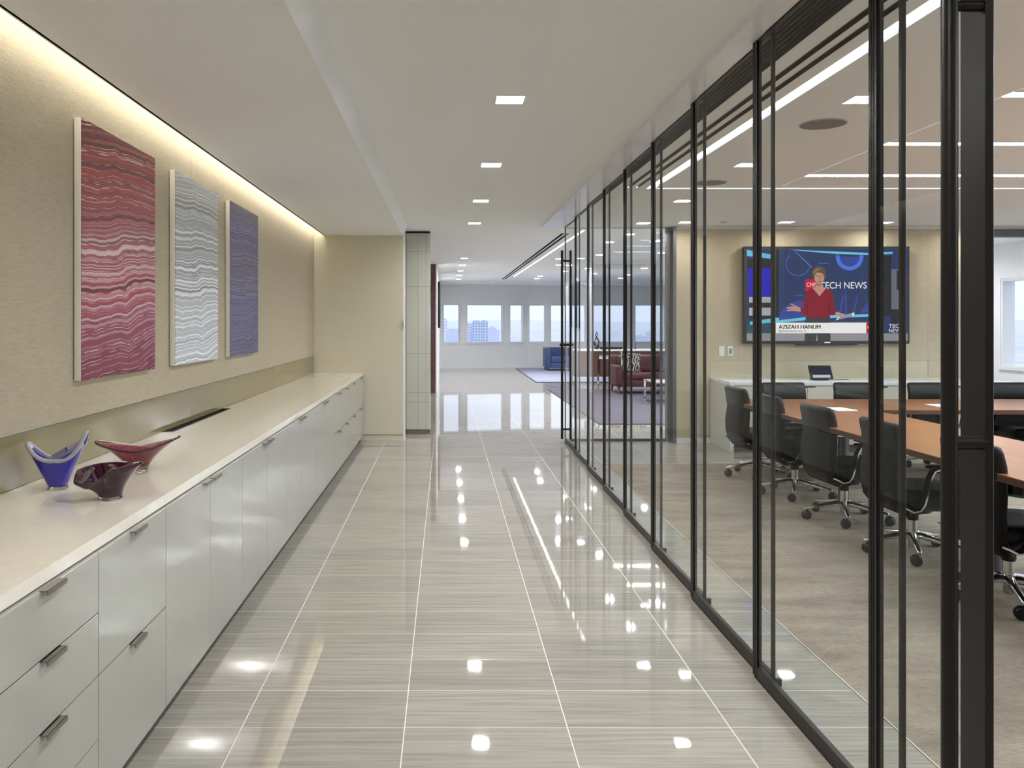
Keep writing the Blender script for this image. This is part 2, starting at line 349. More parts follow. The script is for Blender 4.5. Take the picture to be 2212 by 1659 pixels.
# ---- meeting room ceiling: smooth border, then panels with open joints and strip lights between them
XE = 8.7
ROOM_LED = (1.79, 1.865)
border_holes = [(1.600, 1.630, YB+0.2, 7.27), (1.678, 1.707, YB+0.2, 7.27), (ROOM_LED[0], ROOM_LED[1], YB+0.2, 7.33)]
led2 = (ROOM_LED[1], XE-0.6, 7.27, 7.33)
alcove_fill = [(7.5, 11.3), (7.5, 13.2)]  # positions of invented fill lamps for the alcove
wash_spots = [cspot(px, py, ZR) for px, py in ((1482,480),(1698,480),(1910,481))]
wash_spots += [(wash_spots[2][0]+1.18, wash_spots[2][1])]
XP0, XP1 = 2.94, XE-0.25
strips = [3.095-1.185*3+1.185*i for i in range(7)]           # centres of the narrow strips
YP0, YP1 = strips[0]-1.1, 7.15
ceiling('ceiling_room', 1.505, XE, YB, 10.2, ZR, border_holes+[led2]+[sq(p, 0.15) for p in wash_spots]+[(XP0, XP1, YP0, YP1)], ceil_m)
pb = MB().poly([(XP0, YP0, ZR+0.03), (XP0, YP1, ZR+0.03), (XP1, YP1, ZR+0.03), (XP1, YP0, ZR+0.03)])
pc = struct(pb.build('ceiling_backing', dark_m, smooth=False))
xj = [XP0+0.004, 3.96, 5.0, 6.04, 7.08, XP1]
yj = [YP0]
for y in strips: yj += [y-0.065, y+0.065]
yj += [YP1]
for j in range(len(yj)-1):
    strip = j % 2 == 1
    if strip and (yj[j]+yj[j+1])/2 > 0:                       # light fitted in this strip
        yc = (yj[j]+yj[j+1])/2
        t = thing('linear_light', 'long bright strip light set between the meeting room ceiling panels', 'light', (5.6, yc, ZR), 0, 'meeting room strip lights')
        MB().box(XP0+0.004, XP1, yj[j]+0.003, yc-0.048, ZR-0.002, ZR+0.02).box(XP0+0.004, XP1, yc+0.048, yj[j+1]-0.003, ZR-0.002, ZR+0.02).build('frame', trim_m, t)
        MB().poly([(XP0+0.004, yc-0.048, ZR+0.004), (XP0+0.004, yc+0.048, ZR+0.004), (XP1, yc+0.048, ZR+0.004), (XP1, yc-0.048, ZR+0.004)]).build('diffuser', line_m, t, smooth=False)
    else:
        for i in range(len(xj)-1):
            MB().box(xj[i]+0.003, xj[i+1]-0.003, yj[j]+0.003, yj[j+1]-0.003, ZR, ZR+0.02).build('ceiling_panel', ceil_m, pc)
place(lamp('downlight', 'small square wall washer in the meeting room ceiling above the television wall', 'light', lensr_m, 0.15, 0.02, 'television wall washers'), wash_spots, ZR)
t = thing('light_line', 'bright light line running round the meeting room ceiling', 'light', (1.83, 4, ZR))
MB().box(ROOM_LED[0], ROOM_LED[1], YB+0.2, 7.33, ZR+0.02, ZR+0.05).box(led2[0], led2[1], 7.27, 7.33, ZR+0.02, ZR+0.05).build('housing', trim_m, t)
b = MB().poly([(ROOM_LED[0], YB+0.2, ZR+0.016), (ROOM_LED[0], 7.33, ZR+0.016), (ROOM_LED[1], 7.33, ZR+0.016), (ROOM_LED[1], YB+0.2, ZR+0.016)])
b.poly([(led2[0], 7.27, ZR+0.016), (led2[0], 7.33, ZR+0.016), (led2[1], 7.33, ZR+0.016), (led2[1], 7.27, ZR+0.016)])
b.build('diffuser', led_m, t, smooth=False)
t = thing('air_diffuser', 'pair of dark slots in the meeting room ceiling by the glass wall', 'vent', (1.65, 3, ZR))
for a in ((1.600, 1.630), (1.678, 1.707)):
    MB().box(a[0], a[1], YB+0.2, 7.27, ZR+0.02, ZR+0.03).build('slot', dark_m, t)
    MB().box(a[0]-0.003, a[0], YB+0.2, 7.27, ZR-0.002, ZR+0.02).box(a[1], a[1]+0.003, YB+0.2, 7.27, ZR-0.002, ZR+0.02).build('slot_frame', header_m, t)
spk_m = prin('speaker grille', lin(128, 126, 120), 0.7, bump=((300, 300, 300), 0.4))
def speaker(px, py, label):
    x, y = cspot(px, py, ZR); t = thing('ceiling_speaker', label, 'speaker', (x, y, ZR-0.007))
    MB().lathe([(0.135, ZR-0.006), (0.135, ZR)], 32, (x, y)).build('rim', trim_m, t)
    MB().lathe([(0.128, ZR-0.0075), (0.128, ZR-0.004)], 32, (x, y)).build('grille', spk_m, t)
speaker(1778, 267, 'large round ceiling speaker next to the unlit downlight')
speaker(1535, 394, 'round ceiling speaker close to the cross light line')
x, y = cspot(1563, 479, ZR); t = thing('smoke_sensor', 'tiny round sensor in the ceiling over the television wall', 'sensor', (x, y, ZR-0.02))
MB().lathe([(0.03, ZR-0.015), (0.045, ZR-0.008), (0.05, ZR)], 20, (x, y)).build('sensor_cap', trim_m, t)
# ------------------------------------------------------------------ left wall
WX = -1.687
def cells(b, axis, fix0, fix1, u0, u1, z0, z1, holes):
    us = sorted({u0, u1, *[h[0] for h in holes], *[h[1] for h in holes]}); zs = sorted({z0, z1, *[h[2] for h in holes], *[h[3] for h in holes]})
    for i in range(len(us)-1):
        for j in range(len(zs)-1):
            cu, cz = (us[i]+us[i+1])/2, (zs[j]+zs[j+1])/2
            if any(h[0] < cu < h[1] and h[2] < cz < h[3] for h in holes): continue
            if axis == 'x': b.box(fix0, fix1, us[i], us[i+1], zs[j], zs[j+1])
            else: b.box(us[i], us[i+1], fix0, fix1, zs[j], zs[j+1])
    return b
wl = struct(MB().box(-1.95, WX-0.012, YB, 10.42, 0, 2.76).build('wall_left', white_m, smooth=False))
seams = [YB, -2.25, 0.30, 2.85, 5.40, 7.95, 10.418]
for i in range(6):
    MB().box(WX-0.012, WX, seams[i]+0.0008, seams[i+1]-0.0008, 1.080, 2.757).build('fabric_panel', fabric_m, wl)
    MB().box(WX-0.012, WX-0.002, seams[i]+0.001, seams[i+1]-0.001, 0.866, 1.075).build('glass_splashback', splash_m, wl)
# end wall, its pale return, and base
we = struct(MB().box(-1.95, -0.555, 10.42, 10.60, 0.075, 2.76).build('wall_end', cream_m, smooth=False))
MB().box(-0.5545, -0.530, 10.425, 10.60, 0, ZC-0.001).build('corner_trim', white_m, we)
bb = struct(MB().box(-1.1, -0.556, 10.425, 10.59, 0, 0.068).build('baseboard_end', cream_m, smooth=False))
# clad column
cx0, cx1, cy0 = -0.543, -0.218, 11.03
cyl = thing('clad_column', 'pale back-painted glass panelled column at the end of the corridor', 'column', (-0.38, 11.18, 0))
colm = prin('pale column glass', lin(196, 196, 186), 0.15, coat=0.4)
MB().box(cx0+0.01, cx1-0.012, cy0+0.012, cy0+0.30, 0.0, 2.735).build('core', dark_m, cyl)
MB().box(cx0+0.004, cx1-0.015, cy0+0.004, cy0+0.29, 0.0, 0.055).build('plinth', toe_m, cyl)
MB().box(cx0-0.012, cx0-0.002, cy0-0.004, cy0+0.3, 0.0, 2.735).build('edge_trim', bronze_m, cyl)
MB().box(cx0-0.002, cx1-0.002, cy0+0.002, cy0+0.3, 2.715, 2.737).build('cap_trim', bronze_m, cyl)
zj = [0.06]+[EYE-(y-VY)/F*cy0 for y in (869.0, 848.7, 764.0, 619.0, 543.0)]+[2.713]
xjn = [cx0, -0.382, -0.275, cx1]
for i in range(3):
    for j in range(6):
        MB().box(xjn[i]+0.0012, xjn[i+1]-0.0012, cy0, cy0+0.012, zj[j]+0.0015, zj[j+1]-0.0015).build('panel', colm, cyl)
for j in range(6): MB().box(cx1-0.012, cx1, cy0+0.013, cy0+0.30, zj[j]+0.0015, zj[j+1]-0.0015).build('panel', colm, cyl)
sw = thing('light_switch', 'small white switch on the edge of the cream end wall', 'switch', (-0.542, 10.418, 1.50))
MB().box(-0.552, -0.532, 10.405, 10.4245, 1.46, 1.545).build('plate', white_m, sw, bevel=0.002)
MB().box(-0.546, -0.538, 10.402, 10.405, 1.485, 1.52).build('rocker', white_m, sw)
# hidden side of the lobby, red panelled wall end and lounge left wall
struct(MB().box(-2.4, -2.2, 10.6, 17.32, 0, ZC).build('wall_lobby', white_m, smooth=False))
struct(MB().box(-2.2, -1.95, 10.44, 10.6, 0, ZC).build('wall_lobby_front', white_m, smooth=False))
wlo = struct(MB().box(-2.2, -0.2, 17.36, 17.5, 0, ZC).box(-0.5, -0.2, 17.5, 27.6, 0, ZC).build('wall_lounge_left', white_m, smooth=False))
zr = [0.0]+[EYE-(y-VY)/F*17.3 for y in (844, 807, 793, 717, 640, 628, 586.5)]+[ZC-0.01]
rp_ = thing('wood_panel_wall', 'reddish brown wood panelled wall end behind the column', 'panel', (-1.2, 17.33, 0))
for j in range(8): MB().box(-2.19, -0.226, 17.30, 17.355, zr[j]+0.002, zr[j+1]-0.002).build('wood_panel', redwood_m, rp_)
fr = thing('wall_screen', 'dark slim screen hung on the white lounge wall, seen edge-on', 'screen', (-0.18, 20, 1.37))
MB().box(-0.198, -0.150, 19.2, 20.8, 1.37, 2.46).build('casing', plastic_m, fr, bevel=0.004)
MB().box(-0.150, -0.147, 19.24, 20.76, 1.41, 2.42).build('display', dark_m, fr)
# ------------------------------------------------------------------ cabinets under the counter
CX, CTOP = -1.05, 0.865
tabm = nickel_m
def tabpull(par, ya, yb, z, top):
    b = MB(); h = 0.0
    b.box(CX-0.005, CX+0.020, ya, yb, z-0.004, z-0.001); b.box(CX+0.018, CX+0.0205, ya, yb, z-0.014, z-0.001)
    return b.build('handle', tabm, par)
names = {}
def cabinet(y0, y1, fronts, label, group=None):
    t = thing('base_cabinet', label, 'cabinet', ((CX-0.6)/2-0.5, (y0+y1)/2, 0), 0, group)
    MB().box(-1.66, CX-0.021, y0+0.001, y1-0.001, 0.072, 0.824).build('body', dark_m, t)
    MB().box(-1.60, CX-0.07, y0+0.001, y1-0.001, 0.0, 0.071).build('plinth', toe_m, t)
    for (a, b, z0, z1, kind, hy) in fronts:
        fo = MB().box(CX-0.02, CX, a+0.002, b-0.002, z0+0.002, z1-0.002).build(kind, cab_m, t, bevel=0.0008, seg=1)
        tabpull(fo, hy-0.055, hy+0.055, z1, True)
    return t
ZL = [0.072, 0.258, 0.450, 0.6405, 0.824]
def drawers(y0, y1, zs): return [(y0, y1, zs[i], zs[i+1], 'drawer', (y0+y1)/2) for i in range(len(zs)-1)]
cabinet(1.27, 1.865, drawers(1.27, 1.865, ZL), 'grey white four-drawer base cabinet at the near end of the counter')
cabinet(1.865, 2.465, drawers(1.865, 2.465, ZL), 'grey white four-drawer base cabinet beside the two-drawer one')
cabinet(2.465, 3.06, drawers(2.465, 3.06, [ZL[0], ZL[2], ZL[4]]), 'grey white two-drawer base cabinet below the purple glass bowl')
pairs = [(3.06, 3.63, 4.207), (4.207, 4.783, 5.375), (5.375, 5.93, 6.52), (6.52, 7.1, 7.68)]
nm = ['first', 'second', 'third', 'fourth']
for k, (a, m_, b) in enumerate(pairs):
    cabinet(a, b, [(a, m_, 0.072, 0.824, 'door', m_-0.062), (m_, b, 0.072, 0.824, 'door', m_+0.062)], 'plain two-door base cabinet, %s door unit counted from the glass bowls' % nm[k])
cabinet(7.68, 8.28, drawers(7.68, 8.28, [ZL[0], ZL[2], ZL[4]]), 'grey white two-drawer cabinet next to the last door cabinet')
cabinet(8.28, 8.88, drawers(8.28, 8.88, [ZL[0], ZL[2], ZL[4]]), 'grey white two-drawer cabinet, middle of the drawers near the cream wall')
cabinet(8.88, 10.415, [(8.88, 9.64, ZL[0], ZL[2], 'drawer', 9.26), (8.88, 9.64, ZL[2], ZL[4], 'drawer', 9.26), (9.64, 10.413, ZL[0], ZL[2], 'drawer', 10.03), (9.64, 10.413, ZL[2], ZL[4], 'drawer', 10.03)], 'wide four-drawer cabinet standing against the cream end wall')
ct = thing('countertop', 'long cream white quartz countertop on the base cabinets', 'countertop', (-1.37, 5.8, 0.825))
b = MB(); GY0, GY1, GX0, GX1 = 4.84, 6.13, -1.680, -1.617
b.box(-1.688, -1.065, 1.25, GY0, 0.826, CTOP); b.box(-1.688, -1.065, GY1, 10.418, 0.826, CTOP); b.box(GX1, -1.065, GY0, GY1, 0.826, CTOP)
b.build('slab', counter_m, ct, smooth=False)
gv = thing('counter_grille', 'recessed dark metal air grille at the back of the countertop', 'vent', (-1.65, 5.48, 0.83))
b = MB().box(GX0-0.005, GX0+0.002, GY0+0.001, GY1-0.001, 0.828, 0.868).box(GX1-0.006, GX1-0.001, GY0+0.001, GY1-0.001, 0.828, 0.868)
b.box(GX0, GX1-0.001, GY0+0.001, GY0+0.006, 0.828, 0.868).box(GX0, GX1-0.001, GY1-0.006, GY1-0.001, 0.828, 0.868); b.build('grille_frame', nickel_m, gv)
MB().box(GX0, GX1-0.004, GY0+0.004, GY1-0.004, 0.8265, 0.830).build('grille_bed', dark_m, gv)
for i in range(4): MB().box(GX0+0.009+i*0.014, GX0+0.013+i*0.014, GY0+0.006, GY1-0.006, 0.832, 0.846).build('slat', bronze2_m, gv)
# ------------------------------------------------------------------ three paintings
def art_mat(name, pal, dark, white, wmask, lines, tilt):
    m, t, out = newmat(name); p = N(t, 'ShaderNodeBsdfPrincipled', ins={'Roughness': 0.4, 'Specular IOR Level': 0.4}); t.links.new(p.outputs[0], out.inputs[0])
    co = N(t, 'ShaderNodeTexCoord').outputs['Object']; s = N(t, 'ShaderNodeSeparateXYZ'); t.links.new(co, s.inputs[0]); yy, zz = s.outputs[1], s.outputs[2]
    def nz(scale, d=3, r=0.55):
        mp = N(t, 'ShaderNodeMapping'); t.links.new(co, mp.inputs[0]); mp.inputs['Scale'].default_value = scale
        n = N(t, 'ShaderNodeTexNoise', ins={'Scale': 1.0, 'Detail': d, 'Roughness': r}); t.links.new(mp.outputs[0], n.inputs['Vector']); return n.outputs[0]
    big = mth(t, 'MULTIPLY', mth(t, 'SUBTRACT', nz((1, 1.8, 1.2), 2), 0.5), 0.12)
    mid = mth(t, 'MULTIPLY', mth(t, 'SUBTRACT', nz((1, 8, 3), 3), 0.5), 0.03)
    fine = mth(t, 'MULTIPLY', mth(t, 'SUBTRACT', nz((1, 50, 14), 2), 0.5), 0.008)
    zp = mth(t, 'ADD', mth(t, 'ADD', mth(t, 'ADD', zz, big), mid), mth(t, 'ADD', fine, mth(t, 'MULTIPLY', yy, tilt)))
    def band(freq, off):
        n = N(t, 'ShaderNodeTexNoise', noise_dimensions='1D', ins={'Scale': 1.0, 'Detail': 2.0, 'Roughness': 0.6}); t.links.new(mth(t, 'ADD', mth(t, 'MULTIPLY', zp, freq), off), n.inputs['W']); return n.outputs[0]
    zn = mth(t, 'ADD', mth(t, 'DIVIDE', zp, 1.19), 0.5)
    col = ramp(t, zn, pal)
    brk = ramp(t, nz((1, 7, 40), 2), [(0.40, (0, 0, 0, 1)), (0.55, (1, 1, 1, 1))])
    col = mixc(t, mth(t, 'MULTIPLY', ramp(t, band(lines*0.55, 3.3), [(0.36, (1, 1, 1, 1)), (0.44, (0, 0, 0, 1))]), 0.75), col, dark)
    d2 = mth(t, 'MULTIPLY', ramp(t, band(lines*1.7, 17.0), [(0.34, (1, 1, 1, 1)), (0.40, (0, 0, 0, 1))]), 0.6); col = mixc(t, mth(t, 'MULTIPLY', d2, brk), col, dark)
    wm = ramp(t, zn, wmask)
    w1 = mth(t, 'MULTIPLY', ramp(t, band(lines*0.8, 41.0), [(0.50, (0, 0, 0, 1)), (0.62, (1, 1, 1, 1))]), wm); col = mixc(t, w1, col, white)
    w2 = mth(t, 'MULTIPLY', ramp(t, band(lines*2.4, 90.0), [(0.60, (0, 0, 0, 1)), (0.64, (1, 1, 1, 1))]), brk); col = mixc(t, mth(t, 'MULTIPLY', w2, 0.75), col, white)
    t.links.new(col, p.inputs['Base Color'])
    bp = N(t, 'ShaderNodeBump', ins={'Strength': 0.4, 'Distance': 0.006}); t.links.new(band(lines, 8.0), bp.inputs['Height']); t.links.new(bp.outputs[0], p.inputs['Normal']); return m
g_ = lambda v: (v, v, v, 1)
art1_m = art_mat('crimson strata paint', [(0, lin(120, 34, 58)), (0.18, lin(138, 62, 84)), (0.36, lin(160, 60, 80)), (0.55, lin(160, 84, 96)), (0.66, lin(140, 56, 58)), (0.85, lin(158, 56, 56)), (1, lin(118, 40, 44))],
                 lin(78, 30, 36), lin(224, 208, 212), [(0.0, g_(0)), (0.22, g_(0.25)), (0.30, g_(0.9)), (0.36, g_(0.3)), (0.5, g_(0.75)), (0.62, g_(0.5)), (0.70, g_(0.05)), (1, g_(0.0))], 46, -0.10)
art2_m = art_mat('silver strata paint', [(0, lin(190, 194, 202)), (0.3, lin(176, 180, 188)), (0.5, lin(150, 152, 156)), (0.75, lin(160, 162, 164)), (1, lin(170, 174, 174))],
                 lin(118, 120, 126), lin(240, 242, 246), [(0.0, g_(0.9)), (0.5, g_(0.9)), (0.8, g_(0.5)), (1, g_(0.4))], 60, -0.05)
art3_m = art_mat('indigo strata paint', [(0, lin(84, 78, 118)), (0.3, lin(74, 70, 122)), (0.6, lin(86, 80, 112)), (0.85, lin(90, 82, 138)), (1, lin(68, 62, 84))],
                 lin(60, 56, 74), lin(170, 165, 178), [(0.0, g_(0.1)), (0.3, g_(0.25)), (0.55, g_(0.3)), (1, g_(0.05))], 70, -0.04)
canvas_m = prin('white canvas edge', lin(236, 232, 222), 0.7)
for y0, m_, lab in ((3.69, art1_m, 'crimson red canvas painting streaked with white wavy bands'), (4.965, art2_m, 'silver grey and white wavy banded canvas painting'), (6.222, art3_m, 'dark indigo violet wavy banded canvas painting')):
    t = thing('canvas_painting', lab, 'painting', (WX+0.022, y0+0.465, 1.8475))
    MB().box(WX+0.003, WX+0.036, y0, y0+0.93, 1.251, 2.444).build('canvas', canvas_m, t, bevel=0.003)
    MB().box(WX+0.036, WX+0.0385, y0+0.001, y0+0.929, 1.252, 2.443).build('painted_face', m_, t, smooth=False)
# ------------------------------------------------------------------ three art glass bowls
def bowl(name, label, c, rim, H, rb, th, mb, mi, ml, mf, pw=1.3, rz=0.0, foot=True, n=56, m=12):
    t = thing(name, label, 'glass bowl', (c[0], c[1], CTOP))
    def P(u, a, inset=0.0):
        X_, Y_ = rim(a); k = u**pw
        x = rb*math.cos(a)*(1-k)+X_*k; y = rb*math.sin(a)*(1-k)+Y_*k
        r = math.hypot(x, y) or 1e-6; sc_ = max(0.0, (r-inset)/r)
        x, y = x*sc_, y*sc_
        return (c[0]+x*math.cos(rz)-y*math.sin(rz), c[1]+x*math.sin(rz)+y*math.cos(rz), CTOP+0.012+(H(a)-0.012)*u**0.95)
    A = [2*PI*i/n for i in range(n)]
    outer = [[P(j/m, a) for a in A] for j in range(m+1)]
    inner = [[P(j/m, a, th) for a in A] for j in range(m, 1, -1)]
    b = MB(); b.loft(outer+[[P(1.0, a, th*0.5) for a in A]], True); b.build('body', mb, t, angle=80)
    b = MB(); b.loft([[P(j/m, a, th*0.9) for a in A] for j in range(m, 1, -1)], False)
    b.f.append(tuple(range(len(b.v)-n, len(b.v)))); b.m.append(0); b.build('lining', mi, t, angle=80)
    q = [Vector(P(1.0, a, th*0.5)) for a in A]; b = MB(); rings = []
    for i in range(n):
        tt = (q[(i+1) % n]-q[i-1]).normalized(); u = tt.cross(Vector((0, 0, 1))).normalized(); w2 = tt.cross(u)
        rings.append([q[i]+(u*math.cos(2*PI*k/8)+w2*math.sin(2*PI*k/8))*th*0.62 for k in range(8)])
    rings.append(rings[0]); b.loft(rings, False); b.build('lip', ml, t, angle=80)
    MB().lathe([(rb*1.02, CTOP+0.0005), (rb*1.05, CTOP+0.004), (rb*0.98, CTOP+0.0135)], 32, c).build('foot', mf, t)
    return t
clear_g = prin('clear art glass', (0.98, 0.99, 1, 1), 0.02, trans=1.0, ior=1.45)
lip_g = prin('milky glass lip', lin(232, 235, 245), 0.05, trans=0.55, coat=0.5)
blue_g = prin('cobalt glass', lin(34, 22, 178), 0.06, trans=0.25, coat=0.8, coat_r=0.03)
bluein_g = prin('pale violet glass lining', lin(205, 208, 235), 0.12, coat=0.4)
red_g = prin('cranberry glass', lin(228, 168, 186), 0.03, trans=0.95)
redin_g = prin('deep cranberry lining', lin(180, 50, 88), 0.05, trans=0.7, coat=0.3)
pur_g = prin('plum glass', lin(74, 26, 70), 0.03, trans=0.8, coat=0.5)
purin_g = prin('rose glass lining', lin(170, 50, 92), 0.05, trans=0.75, coat=0.3)
sg = lambda v, p: math.copysign(abs(v)**p, v)
def table_fn(rows):
    def g(a):
        d = math.degrees(a) % 360
        for (a0, r0, h0), (a1, r1, h1) in zip(rows, rows[1:]):
            if a0 <= d <= a1:
                k = (1-math.cos(PI*(d-a0)/(a1-a0)))/2; return r0+(r1-r0)*k, h0+(h1-h0)*k
    return g
plum = table_fn([(0, .118, .132), (50, .088, .118), (90, .076, .122), (135, .098, .118), (180, .120, .104), (212, .124, .070), (240, .104, .056), (266, .074, .084), (292, .064, .114), (322, .088, .108), (360, .118, .132)])
bowl('glass_vase', 'cobalt blue folded glass vase with two raised tips', (-1.523, 3.20),
     lambda a: (0.117*sg(math.cos(a), 0.75), 0.044*sg(math.sin(a), 0.8)), lambda a: 0.112+0.108*max(0, math.cos(a))**2.4+0.066*max(0, -math.cos(a))**2.0, 0.036, 0.014, blue_g, bluein_g, lip_g, clear_g, pw=1.0, rz=0.12)
bowl('glass_dish', 'cranberry red boat-shaped glass dish behind the plum bowl', (-1.345, 3.56),
     lambda a: (0.180*sg(math.cos(a), 1.1), 0.095*math.sin(a)), lambda a: 0.098+0.052*max(0, math.cos(a))**1.8+0.036*max(0, -math.cos(a))**1.6, 0.042, 0.008, red_g, redin_g, clear_g, clear_g, pw=1.45, rz=0.1)
bowl('glass_bowl', 'dark plum folded glass bowl with a wavy rim', (-1.243, 3.02),
     lambda a: (plum(a)[0]*math.cos(a), plum(a)[0]*math.sin(a)), lambda a: plum(a)[1], 0.042, 0.009, pur_g, purin_g, clear_g, clear_g, pw=1.5, rz=0.0)
# ------------------------------------------------------------------ telescoping glass wall
ZT = 2.716
PX = 1.299
panels = [(PX, 1.950, 2.49), (PX+0.026, 2.362, 3.50)]
for k in range(2, 9): panels.append((PX+0.026*k, 3.5+0.976*(k-2)-0.135, 3.5+0.976*(k-1)))
def handle(par, x, y, xo, both=True):
    for s in ((-1, 1) if both else (-1,)):
        MB().tube([(x+s*xo, y, 0.05), (x+s*xo, y, 2.41)], 0.0185 if xo > 0.08 else 0.016, 20).build('pull_bar', bronze_m, par)
    xr = xo if both else 0.0
    for z in (0.17, 2.28): MB().tube([(x-xo, y, z), (x+xr, y, z)], 0.013, 14).build('standoff', bronze_m, par)
    MB().tube([(x-xo-(0.03 if both else 0), y, 1.228), (x+xr+(0.05 if both else 0.0), y, 1.228)], 0.017, 16).build('lock_bar', bronze_m, par)
gl_lab = 'tall clear glass panel with dark metal edges in the stepped sliding wall'
for k, (x, y0, y1) in enumerate(panels):
    lab = gl_lab; grp = 'sliding glass wall panels'
    if k == 0: lab, grp = 'glass door panel with a wide dark stile and thick pull bar, at the open end', None
    if k == 8: lab, grp = 'glass door panel with a ladder pull on its free edge, by the lounge', None
    t = thing('sliding_glass_door', lab, 'glass door', (x, (y0+y1)/2, 0), 0, grp)
    nw = 0.097 if k == 0 else 0.018; fw = 0.012 if k == 8 else 0.046
    MB().box(x-0.006, x+0.006, y0+nw*0.5, y1-fw*0.5, 0.045, ZT-0.012).build('pane', glass_m, t, smooth=False)
    hw = 0.0105 if k == 0 else 0.007
    MB().box(x-hw, x+hw, y0, y0+nw, 0.012, ZT).build('stile', bronze_m, t, bevel=0.002, seg=1)
    if k == 8: MB().box(x-0.008, x+0.008, y1-fw, y1, 0.012, ZT).build('stile', bronze_m, t)
    else:
        b = MB().box(x-0.008, x+0.0105, y1-fw, y1, 0.012, ZT)
        for a, c_ in ((0.0, 0.010), (0.017, 0.023), (0.028, 0.034), (0.038, 0.046)): b.box(x-0.0112, x-0.007, y1-fw+a, y1-fw+c_, 0.012, ZT)
        b.build('stile', bronze_m, t)
        MB().box(x-0.0095, x-0.0079, y1-fw+0.010, y1-fw+0.017, 0.014, ZT-0.002).box(x-0.0095, x-0.0079, y1-fw+0.034, y1-fw+0.038, 0.014, ZT-0.002).build('seal_strip', bronze2_m, t)
    MB().box(x-0.010, x+0.010, y0+nw, y1-fw, 0.014, 0.060).build('bottom_rail', bronze_m, t)
    MB().box(x-0.0085, x+0.0085, y0+0.01, y1-0.01, 0.0, 0.014).build('floor_guide', dark_m, t)
    MB().box(x-0.010, x+0.010, y0+nw, y1-fw, ZT-0.009, ZT).build('top_rail', bronze_m, t)
    if k not in (0, 8): MB().box(x+0.0105, x+0.034, y0+0.004, y0+0.022, 0.012, 0.042).build('floor_roller', bronze_m, t)
    if k == 0: handle(t, x, 1.966, 0.087, False)
    if k == 8: handle(t, x, y1-0.10, 0.055)
# white glossy strip outside, dark multi-track header inside, stepped with the panels
b = MB(); h = MB()
ycut = [YB]+[p[1] for p in panels[1:]]+[10.33]
for k, (x, y0, y1) in enumerate(panels):
    a0, a1 = ycut[k], ycut[k+1]
    b.box(1.207, x-0.0125, a0, a1, ZT-0.004, ZC+0.02); h.box(x-0.0125, 1.505, a0, a1, ZC-0.004, ZC+0.02)
    for q in range(k, 9): h.box(PX+0.026*q-0.0145, PX+0.026*q-0.0115, a0, a1, ZT+0.001, ZC-0.004)
h.box(1.5015, 1.505, YB, 10.33, ZR-0.003, ZC)
b.box(1.205, 1.207, YB, 10.42, ZT-0.004, ZC+0.02)
b.box(1.207, 1.505, 10.33, 10.42, ZT-0.004, ZC+0.02)
struct(b.build('trim_2', gloss_white_m, smooth=False)); struct(h.build('trim_3', header_m, smooth=False))
# cross glass at the end of the meeting room, with its jamb
gp = thing('glass_screen', 'fixed glass pane with a grey metal jamb between meeting room and lounge', 'glass panel', (2.15, 10.37, 0))
MB().box(1.512, 2.79, 10.364, 10.376, 0.04, 2.71).build('pane', glass_m, gp, smooth=False)
MB().box(1.512, 2.79, 10.345, 10.395, 0.0, 0.035).build('bottom_rail', bronze_m, gp)
MB().box(1.512, 2.79, 10.355, 10.385, 2.706, 2.735).build('top_rail', bronze_m, gp)
MB().box(2.785, 2.835, 10.30, 10.40, 0.0, 2.715).build('jamb', jamb_m, gp)
MB().box(2.835, 2.873, 10.19, 10.40, 0.0, 2.705).build('jamb_face', jamb_m, gp)
struct(MB().box(1.505, 8.7, 10.2, 10.42, ZR, ZC+0.02).build('ceiling_bulkhead', ceil_m, smooth=False))
# wall between corridor and room behind the viewer, back walls
struct(MB().box(1.30, 1.50, YB, 0.85, 0, ZC).build('wall_right', cream_m, smooth=False))
struct(MB().box(-1.95, 8.9, YB-0.2, YB, 0, 2.8).build('wall_back', cream_m, smooth=False))
# ------------------------------------------------------------------ television wall
WY = 10.2; X0, X1 = 2.875, 6.62
wt = struct(MB().box(X0, X1, WY+0.012, WY+0.2, 0.0, ZR-0.002).build('wall_television', white_m, smooth=False))
xs = [X0, 3.65, 6.02, X1]
for i in range(3): MB().box(xs[i]+0.001, xs[i+1]-0.001, WY, WY+0.012, 1.032, ZR-0.035).build('fabric_panel', fabric2_m, wt)
MB().box(X0, X1, WY+0.002, WY+0.012, ZR-0.033, ZR-0.003).build('cornice', white_m, wt)
MB().box(X0+0.001, 3.295, WY, WY+0.012, 0.077, 1.030).build('fabric_panel', fabric2_m, wt)
splash2_m = prin('beige glass splashback', lin(200, 190, 165), 0.12, coat=0.4)
MB().box(3.297, 6.018, WY+0.001, WY+0.012, 0.077, 1.030).build('glass_splashback', splash2_m, wt)
MB().box(6.022, X1, WY, WY+0.012, 0.077, 1.030).build('fabric_panel', fabric2_m, wt)
struct(MB().box(X0, X1, WY+0.004, WY+0.012, 0.0, 0.072).build('baseboard_television', white_m, smooth=False))
struct(MB().box(X1-0.02, X1+0.1, WY+0.2, 14.2, 0, ZC).build('wall_alcove', white_m, smooth=False))
struct(MB().box(X1, XE, 14.2, 14.4, 0, ZC).build('wall_alcove_back', white_m, smooth=False))
ceiling('ceiling_alcove', X1, XE, WY+0.22, 14.2, ZC, [sq(p, 0.13) for p in alcove_fill], ceil_m)
place(lamp('downlight', 'added square fill lamp in the ceiling of the window alcove past the television wall', 'light', lensl_m, 0.13, 0.02, 'alcove fill lamps'), alcove_fill, ZC)  # unseen lamps, added only to brighten the alcove
struct(MB().box(X1+0.001, XE, WY, WY+0.12, 2.578, 2.672).build('trim_4', jamb_m, smooth=False))
struct(MB().box(X1+0.001, XE, WY+0.02, WY+0.10, 2.672, ZR).build('trim_5', white_m, smooth=False))
